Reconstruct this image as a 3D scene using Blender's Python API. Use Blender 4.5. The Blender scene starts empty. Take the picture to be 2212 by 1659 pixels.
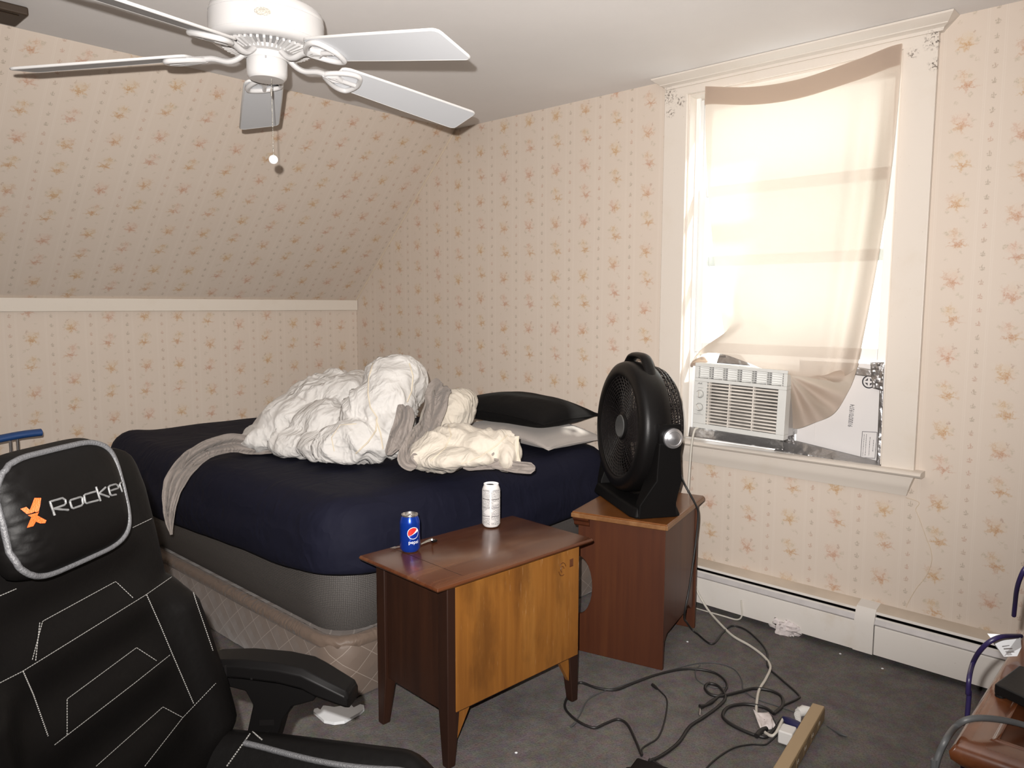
import bpy, bmesh, math, random
import numpy as np
from mathutils import Vector, Matrix, noise
from mathutils.bvhtree import BVHTree

random.seed(7)
sc = bpy.context.scene
COL = sc.collection
PI = math.pi

# ------------------------------------------------------------------ camera
# World: corner of knee wall and window wall at the origin, X towards the
# window wall (x = 0), Y towards the knee wall (y = 0), Z up, metres.
CAM = Vector((-3.122, -4.3813, 1.3818))
YAW, PITCH, ROLL, FPX = 0.8195, -0.1036, 0.0027, 1648.98
_f = Vector((math.sin(YAW)*math.cos(PITCH), math.cos(YAW)*math.cos(PITCH), math.sin(PITCH)))
_r = Vector((math.cos(YAW), -math.sin(YAW), 0))
_u = _r.cross(_f)
CR = math.cos(ROLL)*_r + math.sin(ROLL)*_u
CU = -math.sin(ROLL)*_r + math.cos(ROLL)*_u
CF = _f
cam_data = bpy.data.cameras.new('camera')
cam = bpy.data.objects.new('camera', cam_data)
COL.objects.link(cam)
cam_data.sensor_width = 36.0
cam_data.lens = FPX/2212*36
cam_data.clip_start = 0.02
mw = Matrix.Identity(4)
for i in range(3):
    mw[i][0], mw[i][1], mw[i][2], mw[i][3] = CR[i], CU[i], -CF[i], CAM[i]
cam.matrix_world = mw
sc.camera = cam

def ray(u, v):
    return CR*((u-1106)/FPX) - CU*((v-829.5)/FPX) + CF
def hit(u, v, ax, val):
    d = ray(u, v)
    return CAM + d*((val-CAM[ax])/d[ax])
def at(u, v, t):
    return CAM + ray(u, v)*t

# ------------------------------------------------------------------ light
w = bpy.data.worlds.new('daylight'); sc.world = w
w.use_nodes = True
bg = w.node_tree.nodes['Background']
bg.inputs[0].default_value = (1.0, 0.985, 0.965, 1)
bg.inputs[1].default_value = 3.2

sun = bpy.data.objects.new('sun', bpy.data.lights.new('sun', 'SUN'))
sun.data.energy = 9.0; sun.data.angle = 0.05; sun.data.color = (1, 0.95, 0.89)
sun.rotation_euler = Vector((-0.31, 0.80, -0.52)).to_track_quat('-Z', 'Y').to_euler()
sun.location = (3, -4, 4)
COL.objects.link(sun)

# the photographer's on-camera flash: a few centimetres above and left of the lens
fl = bpy.data.lights.new('camera_flash', 'SPOT')
fl.energy = 535; fl.spot_size = math.radians(118); fl.spot_blend = 1.0
fl.shadow_soft_size = 0.008; fl.color = (1.0, 0.955, 0.915)
flo = bpy.data.objects.new('camera_flash', fl)
flo.location = CAM - CR*0.034 + CU*0.061
flo.rotation_euler = (CF+CU*0.20-CR*0.06).to_track_quat('-Z', 'Y').to_euler()
COL.objects.link(flo)

vs = sc.view_settings
vs.view_transform = 'Standard'; vs.look = 'None'
vs.exposure = 0.0; vs.gamma = 1.0; vs.use_curve_mapping = False

# ------------------------------------------------------------------ materials
class NT:
    def __init__(s, m):
        m.use_nodes = True
        s.t = m.node_tree; s.n = s.t.nodes; s.l = s.t.links
        s.b = s.n['Principled BSDF']; s.o = s.n['Material Output']
    def node(s, kind, **kw):
        nd = s.n.new(kind)
        for k, v in kw.items(): setattr(nd, k, v)
        return nd
    def put(s, sock, v):
        if isinstance(v, bpy.types.NodeSocket): s.l.new(v, sock)
        else: sock.default_value = v
    def math(s, op, a, b=0.0, c=0.0, clamp=False):
        nd = s.node('ShaderNodeMath', operation=op); nd.use_clamp = clamp
        for i, v in enumerate((a, b, c)): s.put(nd.inputs[i], v)
        return nd.outputs[0]
    def vmath(s, op, a, b=(0, 0, 0), scale=None):
        nd = s.node('ShaderNodeVectorMath', operation=op)
        s.put(nd.inputs[0], a); s.put(nd.inputs[1], b)
        if scale is not None: s.put(nd.inputs[3], scale)
        return nd.outputs[1] if op in ('LENGTH', 'DISTANCE', 'DOT_PRODUCT') else nd.outputs[0]
    def noise(s, vec, scale, detail=2.0, rough=0.5, color=False):
        nd = s.node('ShaderNodeTexNoise')
        if vec is not None: s.put(nd.inputs['Vector'], vec)
        nd.inputs['Scale'].default_value = scale; nd.inputs['Detail'].default_value = detail
        nd.inputs['Roughness'].default_value = rough
        return nd.outputs['Color' if color else 'Fac']
    def mix(s, f, a, b):
        nd = s.node('ShaderNodeMix', data_type='RGBA')
        s.put(nd.inputs[0], f); s.put(nd.inputs[6], a); s.put(nd.inputs[7], b)
        return nd.outputs[2]
    def ramp(s, f, stops):
        nd = s.node('ShaderNodeValToRGB'); s.put(nd.inputs[0], f)
        e = nd.color_ramp.elements
        while len(e) < len(stops): e.new(0.5)
        for i, (p, c) in enumerate(stops): e[i].position = p; e[i].color = c
        return nd.outputs[0]
    def smooth(s, x, lo, hi):
        nd = s.node('ShaderNodeMapRange', interpolation_type='SMOOTHSTEP')
        s.put(nd.inputs[0], x); nd.inputs[1].default_value = lo; nd.inputs[2].default_value = hi
        return nd.outputs[0]
    def bump(s, h, strength, dist=0.01):
        nd = s.node('ShaderNodeBump'); s.put(nd.inputs['Height'], h)
        nd.inputs['Strength'].default_value = strength; nd.inputs['Distance'].default_value = dist
        s.l.new(nd.outputs[0], s.b.inputs['Normal'])
    def coord(s, which='Object'):
        return s.node('ShaderNodeTexCoord').outputs[which]
    def scaled(s, vec, sx, sy, sz):
        return s.vmath('MULTIPLY', vec, (sx, sy, sz))
    def sep(s, vec):
        nd = s.node('ShaderNodeSeparateXYZ'); s.put(nd.inputs[0], vec); return nd.outputs
    def comb(s, x, y, z=0.0):
        nd = s.node('ShaderNodeCombineXYZ')
        for i, v in enumerate((x, y, z)): s.put(nd.inputs[i], v)
        return nd.outputs[0]

def c4(c): return (c[0], c[1], c[2], 1.0)
MATS = {}
def mat(name, col, rough=0.5, metal=0.0, spec=0.5, var=None, bump=None, coat=0.0, sheen=0.0):
    """plain principled material; var=(scale, amount) mottles the colour, bump=(scale, strength)"""
    m = bpy.data.materials.new(name); t = NT(m); b = t.b
    b.inputs['Base Color'].default_value = c4(col)
    b.inputs['Roughness'].default_value = rough; b.inputs['Metallic'].default_value = metal
    b.inputs['Specular IOR Level'].default_value = spec
    b.inputs['Coat Weight'].default_value = coat; b.inputs['Sheen Weight'].default_value = sheen
    co = t.coord() if (var or bump) else None
    if var:
        f = t.noise(co, var[0], 4)
        t.l.new(t.mix(t.smooth(f, 0.3, 0.7), c4([x*(1-var[1]) for x in col]), c4([min(1, x*(1+var[1])) for x in col])), b.inputs['Base Color'])
    if bump: t.bump(t.noise(co, bump[0], 4), bump[1])
    MATS[name] = m
    return m

def wood(name, dark, mid, light, axis='x', rough=0.3, coat=0.3, scratch=0.0, stain=0.0):
    m = bpy.data.materials.new(name); t = NT(m)
    co = t.coord()
    s = {'x': (1.6, 30, 30), 'y': (30, 1.6, 30), 'z': (30, 30, 1.6)}[axis]
    g = t.noise(t.scaled(co, *s), 1.0, 6, 0.6)
    big = t.noise(t.scaled(co, *[max(v*0.12, 0.5) for v in s]), 2.2, 3)
    f = t.math('ADD', t.math('MULTIPLY', g, 0.55), t.math('MULTIPLY', big, 0.45))
    col = t.ramp(f, [(0.3, c4(dark)), (0.5, c4(mid)), (0.72, c4(light))])
    if stain:
        st = t.noise(t.scaled(co, 7, 7, 2.2), 1.3, 5, 0.6)
        col = t.mix(t.math('MULTIPLY', t.smooth(st, 0.48, 0.72), stain), col, c4([d*0.55 for d in dark]))
    if scratch:
        sn = t.noise(t.scaled(co, *[v*3 for v in s]), 2.0, 3, 0.7)
        col = t.mix(t.math('MULTIPLY', t.smooth(sn, 0.66, 0.75), scratch), col, c4((0.55, 0.36, 0.2)))
    t.l.new(col, t.b.inputs['Base Color'])
    t.b.inputs['Roughness'].default_value = rough; t.b.inputs['Coat Weight'].default_value = coat
    t.b.inputs['Coat Roughness'].default_value = 0.12
    t.bump(g, 0.06, 0.002)
    MATS[name] = m
    return m

def wallpaper():
    m = bpy.data.materials.new('floral_wallpaper'); t = NT(m)
    uv = t.coord('UV')
    wob = t.vmath('SCALE', t.vmath('SUBTRACT', t.noise(uv, 75, 2, 0.6, color=True), (0.5, 0.5, 0.5)), scale=0.036)
    P = 0.1867
    sx = t.sep(uv); u0, v0 = sx[0], sx[1]
    du = t.vmath('ADD', uv, wob); s2 = t.sep(du); u, v = s2[0], s2[1]
    base = c4((0.63, 0.535, 0.445))
    # faint broad tone
    tone = t.noise(uv, 1.1, 3)
    col = t.mix(tone, c4((0.595, 0.507, 0.43)), c4((0.645, 0.56, 0.482)))
    # pinstripes either side of the sprig columns
    a = t.math('PINGPONG', t.math('ADD', u0, P*10), P*0.5)
    for off, wd in ((0.0245, 0.0022), (0.0305, 0.0016)):
        k = t.smooth(t.math('ABSOLUTE', t.math('SUBTRACT', a, off)), wd, wd*0.4)
        col = t.mix(t.math('MULTIPLY', k, 0.22), col, c4((0.72, 0.65, 0.58)))
    def blob(x, y, cx, cy, rx, ry, soft=0.6):
        d = t.vmath('LENGTH', t.comb(t.math('MULTIPLY', t.math('SUBTRACT', x, cx), 1/rx), t.math('MULTIPLY', t.math('SUBTRACT', y, cy), 1/ry)))
        return t.smooth(d, 1.0, 1.0-soft)
    def star(x, y, cx, cy, rx, ry, soft, ph):
        a_ = t.math('MULTIPLY', t.math('SUBTRACT', x, cx), 1/rx); b_ = t.math('MULTIPLY', t.math('SUBTRACT', y, cy), 1/ry)
        d = t.vmath('LENGTH', t.comb(a_, b_))
        th = t.math('ARCTAN2', b_, a_)
        pet = t.math('ADD', 1.0, t.math('MULTIPLY', t.math('COSINE', t.math('ADD', t.math('MULTIPLY', th, 5.0), ph)), -0.42))
        return t.smooth(t.math('MULTIPLY', d, pet), 1.0, 1.0-soft)
    # sprigs
    su = t.math('SUBTRACT', t.math('FLOORED_MODULO', t.math('ADD', u, P*0.5), P), P*0.5)
    fine = t.vmath('ADD', uv, t.vmath('SCALE', wob, scale=0.35)); s3 = t.sep(fine)
    su = t.math('SUBTRACT', t.math('FLOORED_MODULO', t.math('ADD', s3[0], P*0.5), P), P*0.5)
    sv = t.math('FLOORED_MODULO', s3[1], 0.0492)
    spr = t.math('MAXIMUM', blob(su, sv, 0.0, 0.016, 0.0095, 0.0042), blob(su, sv, 0.0005, 0.025, 0.0032, 0.010))
    spr = t.math('MAXIMUM', spr, blob(su, sv, -0.006, 0.023, 0.003, 0.0034))
    spr = t.math('MAXIMUM', spr, blob(su, sv, 0.006, 0.022, 0.003, 0.0036))
    pal = t.noise(t.vmath('ADD', uv, (3.1, 1.7, 0)), 5.0, 1)
    col = t.mix(t.math('MULTIPLY', spr, 0.58), col, t.mix(t.smooth(pal, 0.45, 0.6), c4((0.33, 0.275, 0.21)), c4((0.45, 0.27, 0.2))))
    # flower columns
    cell = t.math('FLOOR', t.math('MULTIPLY', u0, 1/P))
    fu = t.math('SUBTRACT', t.math('FLOORED_MODULO', u, P), P*0.5)
    wn = t.node('ShaderNodeTexWhiteNoise', noise_dimensions='1D'); t.put(wn.inputs['W'], cell)
    off = t.math('MULTIPLY', t.math('ROUND', t.math('MULTIPLY', wn.outputs['Value'], 5)), 0.055)
    fv = t.math('FLOORED_MODULO', t.math('ADD', v, off), 0.275)
    hue = t.smooth(t.noise(t.vmath('ADD', uv, (7.7, 2.2, 0)), 4.5, 1), 0.42, 0.6)
    peach = t.mix(hue, c4((0.50, 0.32, 0.165)), c4((0.50, 0.30, 0.215)))
    halo = t.mix(hue, c4((0.60, 0.45, 0.27)), c4((0.62, 0.42, 0.32)))
    grn = c4((0.36, 0.31, 0.21)); dk = c4((0.33, 0.2, 0.15))
    AY, BY = 0.068, 0.2055
    pat = t.math('ADD', 0.42, t.math('MULTIPLY', t.smooth(t.noise(uv, 210, 3, 0.7), 0.38, 0.60), 0.58))
    layers = [
        (blob(fu, fv, 0.002, AY+0.014, 0.044, 0.046, 0.95), halo, 0.42),
        (star(fu, fv, 0.0, AY, 0.027, 0.021, 0.7, 0.6), peach, 0.9),
        (blob(fu, fv, 0.004, AY-0.004, 0.012, 0.009, 0.9), c4((0.44, 0.23, 0.11)), 0.6),
        (blob(fu, fv, 0.020, AY+0.038, 0.007, 0.010, 0.8), dk, 0.62),
        (blob(fu, fv, 0.034, AY+0.014, 0.011, 0.009, 0.9), grn, 0.5),
        (blob(fu, fv, -0.028, AY-0.022, 0.010, 0.008, 0.9), grn, 0.55),
        (blob(fu, fv, 0.022, AY-0.044, 0.014, 0.007, 0.9), grn, 0.42),
        (blob(fu, fv, 0.036, AY-0.054, 0.008, 0.009, 0.9), grn, 0.42),
        (star(fu, fv, -0.020, AY+0.028, 0.016, 0.014, 0.8, 1.2), peach, 0.5),
        (blob(fu, fv, 0.000, BY+0.032, 0.042, 0.030, 0.95), halo, 0.40),
        (star(fu, fv, 0.012, BY, 0.030, 0.017, 0.7, 2.1), peach, 0.9),
        (blob(fu, fv, 0.010, BY, 0.014, 0.008, 0.9), c4((0.44, 0.22, 0.13)), 0.6),
        (blob(fu, fv, -0.026, BY+0.038, 0.012, 0.010, 0.9), grn, 0.55),
        (star(fu, fv, -0.002, BY+0.040, 0.015, 0.015, 0.8, 0.3), peach, 0.62),
        (blob(fu, fv, 0.018, BY+0.032, 0.010, 0.011, 0.9), grn, 0.5),
        (blob(fu, fv, 0.024, BY-0.032, 0.012, 0.010, 0.9), grn, 0.5),
        (blob(fu, fv, -0.022, BY-0.056, 0.009, 0.008, 0.9), grn, 0.35),
    ]
    for mk, c, st in layers:
        col = t.mix(t.math('MULTIPLY', t.math('MULTIPLY', mk, st), pat), col, c)
    t.l.new(col, t.b.inputs['Base Color'])
    t.b.inputs['Roughness'].default_value = 0.55
    t.b.inputs['Specular IOR Level'].default_value = 0.35
    t.bump(t.noise(uv, 700, 2), 0.08, 0.001)
    MATS['wallpaper'] = m
    return m

def carpet():
    m = bpy.data.materials.new('grey_carpet'); t = NT(m); co = t.coord()
    a = t.noise(co, 9, 6, 0.7); b = t.noise(co, 160, 3, 0.7); c = t.noise(co, 38, 3, 0.6, color=True)
    col = t.mix(t.smooth(a, 0.35, 0.65), c4((0.085, 0.073, 0.068)), c4((0.140, 0.121, 0.112)))
    col = t.mix(0.10, col, c)
    col = t.mix(t.math('MULTIPLY', t.smooth(b, 0.4, 0.7), 0.45), col, c4((0.052, 0.046, 0.044)))
    t.l.new(col, t.b.inputs['Base Color'])
    t.b.inputs['Roughness'].default_value = 0.95; t.b.inputs['Specular IOR Level'].default_value = 0.1
    t.bump(b, 0.7, 0.006)
    MATS['carpet'] = m

def painted(name, col, stain=0.25, mould=None):
    """old gloss-painted woodwork with grime; mould = list of (x,y,z,r) spots in object space"""
    m = bpy.data.materials.new(name); t = NT(m); co = t.coord()
    n = t.noise(co, 6, 5, 0.65)
    c = t.mix(t.math('MULTIPLY', t.smooth(n, 0.5, 0.8), stain), c4(col), c4((col[0]*0.8, col[1]*0.72, col[2]*0.58)))
    speck = t.noise(co, 120, 2, 0.6)
    c = t.mix(t.math('MULTIPLY', t.smooth(speck, 0.74, 0.78), 0.5), c, c4((0.22, 0.16, 0.12)))
    if mould:
        sp = t.noise(co, 95, 4, 0.75)
        for x, y, z, r in mould:
            d = t.vmath('DISTANCE', co, (x, y, z))
            k = t.math('MULTIPLY', t.smooth(d, r, r*0.25), t.smooth(sp, 0.50, 0.60))
            c = t.mix(k, c, c4((0.09, 0.065, 0.05)))
    t.l.new(c, t.b.inputs['Base Color'])
    t.b.inputs['Roughness'].default_value = 0.38
    t.bump(t.noise(co, 30, 3), 0.05, 0.003)
    MATS[name] = m

def fabric(name, col, rough=0.9, wrinkle=(14, 0.35), sheen=0.2, var=0.08):
    """cloth with long soft wrinkles running in two drifting directions"""
    m = bpy.data.materials.new(name); t = NT(m); co = t.coord()
    wp = t.vmath('ADD', co, t.vmath('SCALE', t.noise(co, 4.0, 2, 0.5, color=True), scale=0.12))
    k = wrinkle[0]
    def rid(vec):
        n_ = t.noise(vec, 1.0, 2, 0.45)
        return t.math('SUBTRACT', 1.0, t.math('MULTIPLY', t.math('ABSOLUTE', t.math('SUBTRACT', n_, 0.5)), 4.0), clamp=True)
    w1 = rid(t.scaled(wp, k*0.35, k*1.5, k*1.1)); w2 = rid(t.vmath('ADD', t.scaled(wp, k*1.5, k*0.4, k*0.8), (5.2, 1.3, 8.8)))
    sel = t.smooth(t.noise(co, 3.5, 1), 0.42, 0.58)
    mx = t.node('ShaderNodeMix', data_type='FLOAT'); t.put(mx.inputs[0], sel); t.put(mx.inputs[2], w1); t.put(mx.inputs[3], w2)
    t.l.new(t.mix(t.noise(co, 5, 3), c4([x*(1-var) for x in col]), c4([min(1, x*(1+var)) for x in col])), t.b.inputs['Base Color'])
    t.b.inputs['Roughness'].default_value = rough; t.b.inputs['Specular IOR Level'].default_value = 0.2
    t.b.inputs['Sheen Weight'].default_value = sheen
    t.bump(mx.outputs[0], wrinkle[1], 0.012)
    MATS[name] = m

def quilted():
    m = bpy.data.materials.new('quilted_beige'); t = NT(m); uv = t.coord('UV')
    s = t.sep(uv)
    A = 0.052
    p = t.math('PINGPONG', t.math('ADD', t.math('MULTIPLY', s[0], 0.78), s[1]), A)
    q = t.math('PINGPONG', t.math('SUBTRACT', t.math('MULTIPLY', s[0], 0.78), s[1]), A)
    ln = t.math('MAXIMUM', t.smooth(p, 0.0022, 0.0006), t.smooth(q, 0.0022, 0.0006))
    n = t.noise(t.coord(), 7, 4)
    base = t.mix(n, c4((0.105, 0.073, 0.055)), c4((0.165, 0.125, 0.100)))
    t.l.new(t.mix(t.math('MULTIPLY', ln, 0.7), base, c4((0.31, 0.26, 0.22))), t.b.inputs['Base Color'])
    t.b.inputs['Roughness'].default_value = 0.6; t.b.inputs['Sheen Weight'].default_value = 0.3
    h = t.math('SUBTRACT', t.math('MULTIPLY', t.math('MULTIPLY', p, q), 350.0), t.math('MULTIPLY', ln, 0.3))
    t.bump(h, 0.22, 0.012)
    MATS['quilted'] = m

def mesh_fabric():
    m = bpy.data.materials.new('grey_mesh_fabric'); t = NT(m); uv = t.coord('UV')
    vo = t.node('ShaderNodeTexVoronoi'); t.put(vo.inputs['Vector'], t.scaled(uv, 1, 1, 1))
    vo.inputs['Scale'].default_value = 150; vo.inputs['Randomness'].default_value = 0.12
    k = t.smooth(vo.outputs['Distance'], 0.18, 0.42)
    t.l.new(t.mix(k, c4((0.125, 0.115, 0.108)), c4((0.055, 0.050, 0.047))), t.b.inputs['Base Color'])
    t.b.inputs['Roughness'].default_value = 0.42; t.b.inputs['Specular IOR Level'].default_value = 0.55
    t.bump(vo.outputs['Distance'], 0.35, 0.004)
    MATS['mesh_fabric'] = m

def curtain_mat():
    m = bpy.data.materials.new('cream_curtain'); t = NT(m)
    co = t.coord()
    tr = t.node('ShaderNodeBsdfTranslucent'); tr.inputs[0].default_value = (0.80, 0.705, 0.612, 1)
    df = t.node('ShaderNodeBsdfDiffuse'); df.inputs[0].default_value = (0.52, 0.435, 0.38, 1)
    ts = t.node('ShaderNodeBsdfTransparent'); ts.inputs[0].default_value = (1.0, 0.93, 0.82, 1)
    mx = t.node('ShaderNodeMixShader'); mx.inputs[0].default_value = 0.52
    t.l.new(df.outputs[0], mx.inputs[1]); t.l.new(tr.outputs[0], mx.inputs[2])
    m2 = t.node('ShaderNodeMixShader'); m2.inputs[0].default_value = 0.06
    t.l.new(mx.outputs[0], m2.inputs[1]); t.l.new(ts.outputs[0], m2.inputs[2])
    bp = t.node('ShaderNodeBump'); bp.inputs['Strength'].default_value = 0.15; bp.inputs['Distance'].default_value = 0.004
    t.l.new(t.noise(co, 400, 2), bp.inputs['Height'])
    t.l.new(bp.outputs[0], df.inputs['Normal'])
    t.l.new(m2.outputs[0], t.o.inputs[0])
    MATS['curtain'] = m

def glass_mat():
    m = bpy.data.materials.new('window_glass'); t = NT(m)
    ts = t.node('ShaderNodeBsdfTransparent'); ts.inputs[0].default_value = (0.95, 0.97, 0.96, 1)
    gl = t.node('ShaderNodeBsdfGlossy'); gl.inputs['Roughness'].default_value = 0.02
    mx = t.node('ShaderNodeMixShader'); mx.inputs[0].default_value = 0.05
    t.l.new(ts.outputs[0], mx.inputs[1]); t.l.new(gl.outputs[0], mx.inputs[2]); t.l.new(mx.outputs[0], t.o.inputs[0])
    MATS['glass'] = m

def foil_mat():
    m = bpy.data.materials.new('silver_foil_tape'); t = NT(m); co = t.coord()
    t.b.inputs['Base Color'].default_value = (0.40, 0.39, 0.39, 1); t.b.inputs['Metallic'].default_value = 0.9
    t.b.inputs['Roughness'].default_value = 0.36
    vo = t.node('ShaderNodeTexVoronoi'); t.put(vo.inputs['Vector'], co); vo.inputs['Scale'].default_value = 16
    t.bump(t.math('ADD', vo.outputs['Distance'], t.noise(co, 22, 3)), 0.6, 0.012)
    MATS['foil'] = m

def can_print():
    """rows of small black print on a white can: UV u = around (m), v = height (m)"""
    m = bpy.data.materials.new('white_can_print'); t = NT(m); uv = t.coord('UV'); s = t.sep(uv)
    row = t.math('FLOORED_MODULO', s[1], 0.0042)
    inrow = t.math('MULTIPLY', t.smooth(row, 0.0008, 0.0011), t.smooth(row, 0.0034, 0.0030))
    fine = t.noise(t.scaled(uv, 900, 240, 1), 1.0, 2, 0.7)
    txt = t.math('MULTIPLY', inrow, t.smooth(fine, 0.47, 0.53))
    colm = t.math('FLOORED_MODULO', s[0], 0.040)
    gap = t.math('MULTIPLY', t.smooth(colm, 0.002, 0.0025), t.smooth(colm, 0.0365, 0.036))
    blk = t.smooth(t.noise(t.scaled(uv, 22, 60, 1), 1.0, 1), 0.36, 0.42)
    rule = t.math('MULTIPLY', t.smooth(t.math('ABSOLUTE', t.math('SUBTRACT', t.math('FLOORED_MODULO', s[1], 0.031), 0.012)), 0.0010, 0.0006), gap)
    k = t.math('MAXIMUM', t.math('MULTIPLY', t.math('MULTIPLY', txt, gap), blk), rule)
    band = t.math('MULTIPLY', t.smooth(s[1], 0.012, 0.014), t.smooth(s[1], 0.142, 0.139))
    k = t.math('MULTIPLY', k, band)
    t.l.new(t.mix(k, c4((0.74, 0.72, 0.71)), c4((0.06, 0.055, 0.06))), t.b.inputs['Base Color'])
    t.b.inputs['Roughness'].default_value = 0.28; t.b.inputs['Metallic'].default_value = 0.15
    MATS['can_print'] = m

wallpaper(); carpet(); quilted(); mesh_fabric(); curtain_mat(); glass_mat(); foil_mat(); can_print()
mat('ceiling_paint', (0.79, 0.765, 0.75), 0.7, spec=0.2, var=(1.2, 0.04), bump=(60, 0.04))
mat('plain_wall', (0.55, 0.50, 0.45), 0.8, spec=0.2, var=(1.5, 0.05))
painted('trim_paint', (0.68, 0.62, 0.545), 0.15)
painted('casing_paint', (0.66, 0.60, 0.535), 0.2, mould=[(x, y+2.9945, z-0.766, r) for x, y, z, r in ((-0.02, -2.458, 2.325, 0.05), (-0.02, -2.515, 2.29, 0.035), (-0.02, -2.465, 2.25, 0.03), (-0.02, -3.545, 2.325, 0.05), (-0.02, -3.475, 2.295, 0.026), (-0.02, -3.55, 2.24, 0.03))])
painted('heater_paint', (0.66, 0.625, 0.585), 0.45)
mat('heater_damper', (0.52, 0.50, 0.50), 0.35, 0.1, var=(20, 0.06))
mat('heater_cap', (0.50, 0.42, 0.34), 0.45, var=(6, 0.1))
mat('dark_void', (0.006, 0.005, 0.005), 0.9, spec=0.05)
mat('vinyl', (0.74, 0.74, 0.73), 0.35)
mat('white_gloss', (0.47, 0.46, 0.455), 0.25, coat=0.15)
mat('blade_grey', (0.56, 0.57, 0.59), 0.6, spec=0.15)
mat('blade_edge', (0.52, 0.51, 0.50), 0.45)
mat('badge_silver', (0.55, 0.52, 0.46), 0.3, 0.7, bump=(300, 0.6))
mat('chain_metal', (0.5, 0.48, 0.44), 0.25, 0.95)
mat('vent_grey', (0.22, 0.215, 0.215), 0.6)
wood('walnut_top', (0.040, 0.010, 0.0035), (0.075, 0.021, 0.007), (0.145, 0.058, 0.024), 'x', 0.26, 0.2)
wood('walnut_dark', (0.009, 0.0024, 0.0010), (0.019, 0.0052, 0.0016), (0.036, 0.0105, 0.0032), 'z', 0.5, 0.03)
wood('plywood_back', (0.13, 0.044, 0.006), (0.215, 0.082, 0.012), (0.29, 0.125, 0.024), 'z', 0.5, 0.06, scratch=0.5, stain=0.6)
wood('red_oak', (0.040, 0.0085, 0.0022), (0.062, 0.0150, 0.0035), (0.090, 0.026, 0.006), 'z', 0.5, 0.05)
wood('red_oak_top', (0.10, 0.030, 0.007), (0.155, 0.053, 0.012), (0.215, 0.088, 0.025), 'x', 0.28, 0.4)
wood('worn_edge', (0.11, 0.042, 0.013), (0.18, 0.08, 0.028), (0.28, 0.15, 0.065), 'x', 0.45, 0.1, scratch=0.6)
wood('desk_wood', (0.050, 0.014, 0.005), (0.085, 0.026, 0.009), (0.135, 0.050, 0.020), 'x', 0.25, 0.5)
fabric('navy_sheet', (0.0056, 0.0060, 0.0160), 0.8, (9, 0.35), sheen=0.0)
fabric('white_quilt', (0.62, 0.60, 0.575), 0.85, (17, 0.55), sheen=0.1, var=0.03)
fabric('cream_quilt', (0.60, 0.545, 0.465), 0.85, (17, 0.5), sheen=0.1, var=0.05)
fabric('taupe_sheet', (0.265, 0.232, 0.210), 0.75, (22, 0.5), sheen=0.15)
fabric('grey_pillowcase', (0.36, 0.325, 0.30), 0.85, (8, 0.2))
fabric('black_pillowcase', (0.0035, 0.0030, 0.0030), 0.9, (8, 0.2), sheen=0.0)
mat('quilt_piping', (0.60, 0.53, 0.42), 0.8)
mat('black_plastic', (0.0045, 0.0040, 0.0040), 0.40, spec=0.24, bump=(220, 0.04))
mat('arm_plastic', (0.0028, 0.0025, 0.0025), 0.5, spec=0.11)
mat('black_matte', (0.004, 0.0036, 0.0036), 0.6, spec=0.15)
mat('black_leather', (0.0022, 0.0019, 0.0018), 0.5, spec=0.09, bump=(60, 0.08))
mat('grey_piping', (0.060, 0.060, 0.063), 0.5, bump=(300, 0.3))
mat('white_stitch', (0.17, 0.165, 0.155), 0.7)
fabric('satin_binding', (0.135, 0.098, 0.076), 0.45, (20, 0.4), sheen=0.1)
mat('grey_thread', (0.085, 0.085, 0.085), 0.45)
mat('orange_thread', (0.50, 0.065, 0.006), 0.6, bump=(500, 0.3))
mat('chrome', (0.62, 0.61, 0.62), 0.2, 0.95)
mat('brushed_knob', (0.50, 0.50, 0.52), 0.3, 0.85)
mat('hub_grey', (0.16, 0.165, 0.165), 0.25, 0.6)
mat('ac_plastic', (0.62, 0.62, 0.595), 0.4, var=(9, 0.03))
mat('ac_slat', (0.60, 0.56, 0.51), 0.45, var=(9, 0.18))
mat('ac_dark', (0.085, 0.078, 0.07), 0.7, var=(12, 0.5))
mat('ac_metal', (0.50, 0.50, 0.50), 0.35, 0.5)
mat('card_white', (0.64, 0.62, 0.615), 0.75)
mat('ink', (0.03, 0.028, 0.035), 0.7)
mat('can_blue', (0.006, 0.045, 0.36), 0.22, 0.55, coat=0.4)
mat('can_red', (0.62, 0.025, 0.02), 0.3)
mat('can_white', (0.78, 0.78, 0.79), 0.3)
mat('can_alu', (0.62, 0.60, 0.58), 0.25, 0.95)
mat('can_logo_blue', (0.006, 0.03, 0.30), 0.28, 0.3)
mat('paper_white', (0.74, 0.76, 0.78), 0.8)
mat('tissue', (0.66, 0.60, 0.59), 0.9, bump=(40, 0.5))
mat('strip_beige', (0.36, 0.26, 0.15), 0.45)
mat('strip_face', (0.24, 0.165, 0.085), 0.5)
mat('cord_black', (0.012, 0.011, 0.011), 0.45)
mat('cord_purple', (0.018, 0.012, 0.055), 0.4)
mat('cord_white', (0.56, 0.53, 0.47), 0.5)
mat('cord_grey', (0.060, 0.062, 0.064), 0.5)
mat('plug_white', (0.66, 0.65, 0.63), 0.4)
mat('plug_navy', (0.012, 0.012, 0.06), 0.4)
mat('blue_pad', (0.012, 0.055, 0.19), 0.5, bump=(120, 0.1))
mat('crack', (0.60, 0.50, 0.39), 0.8)
mat('brown_box', (0.035, 0.02, 0.01), 0.6)
mat('drum_grille', (0.012, 0.010, 0.010), 0.3, spec=0.5)
mat('foam_yellow', (0.48, 0.36, 0.17), 0.8)

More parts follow.
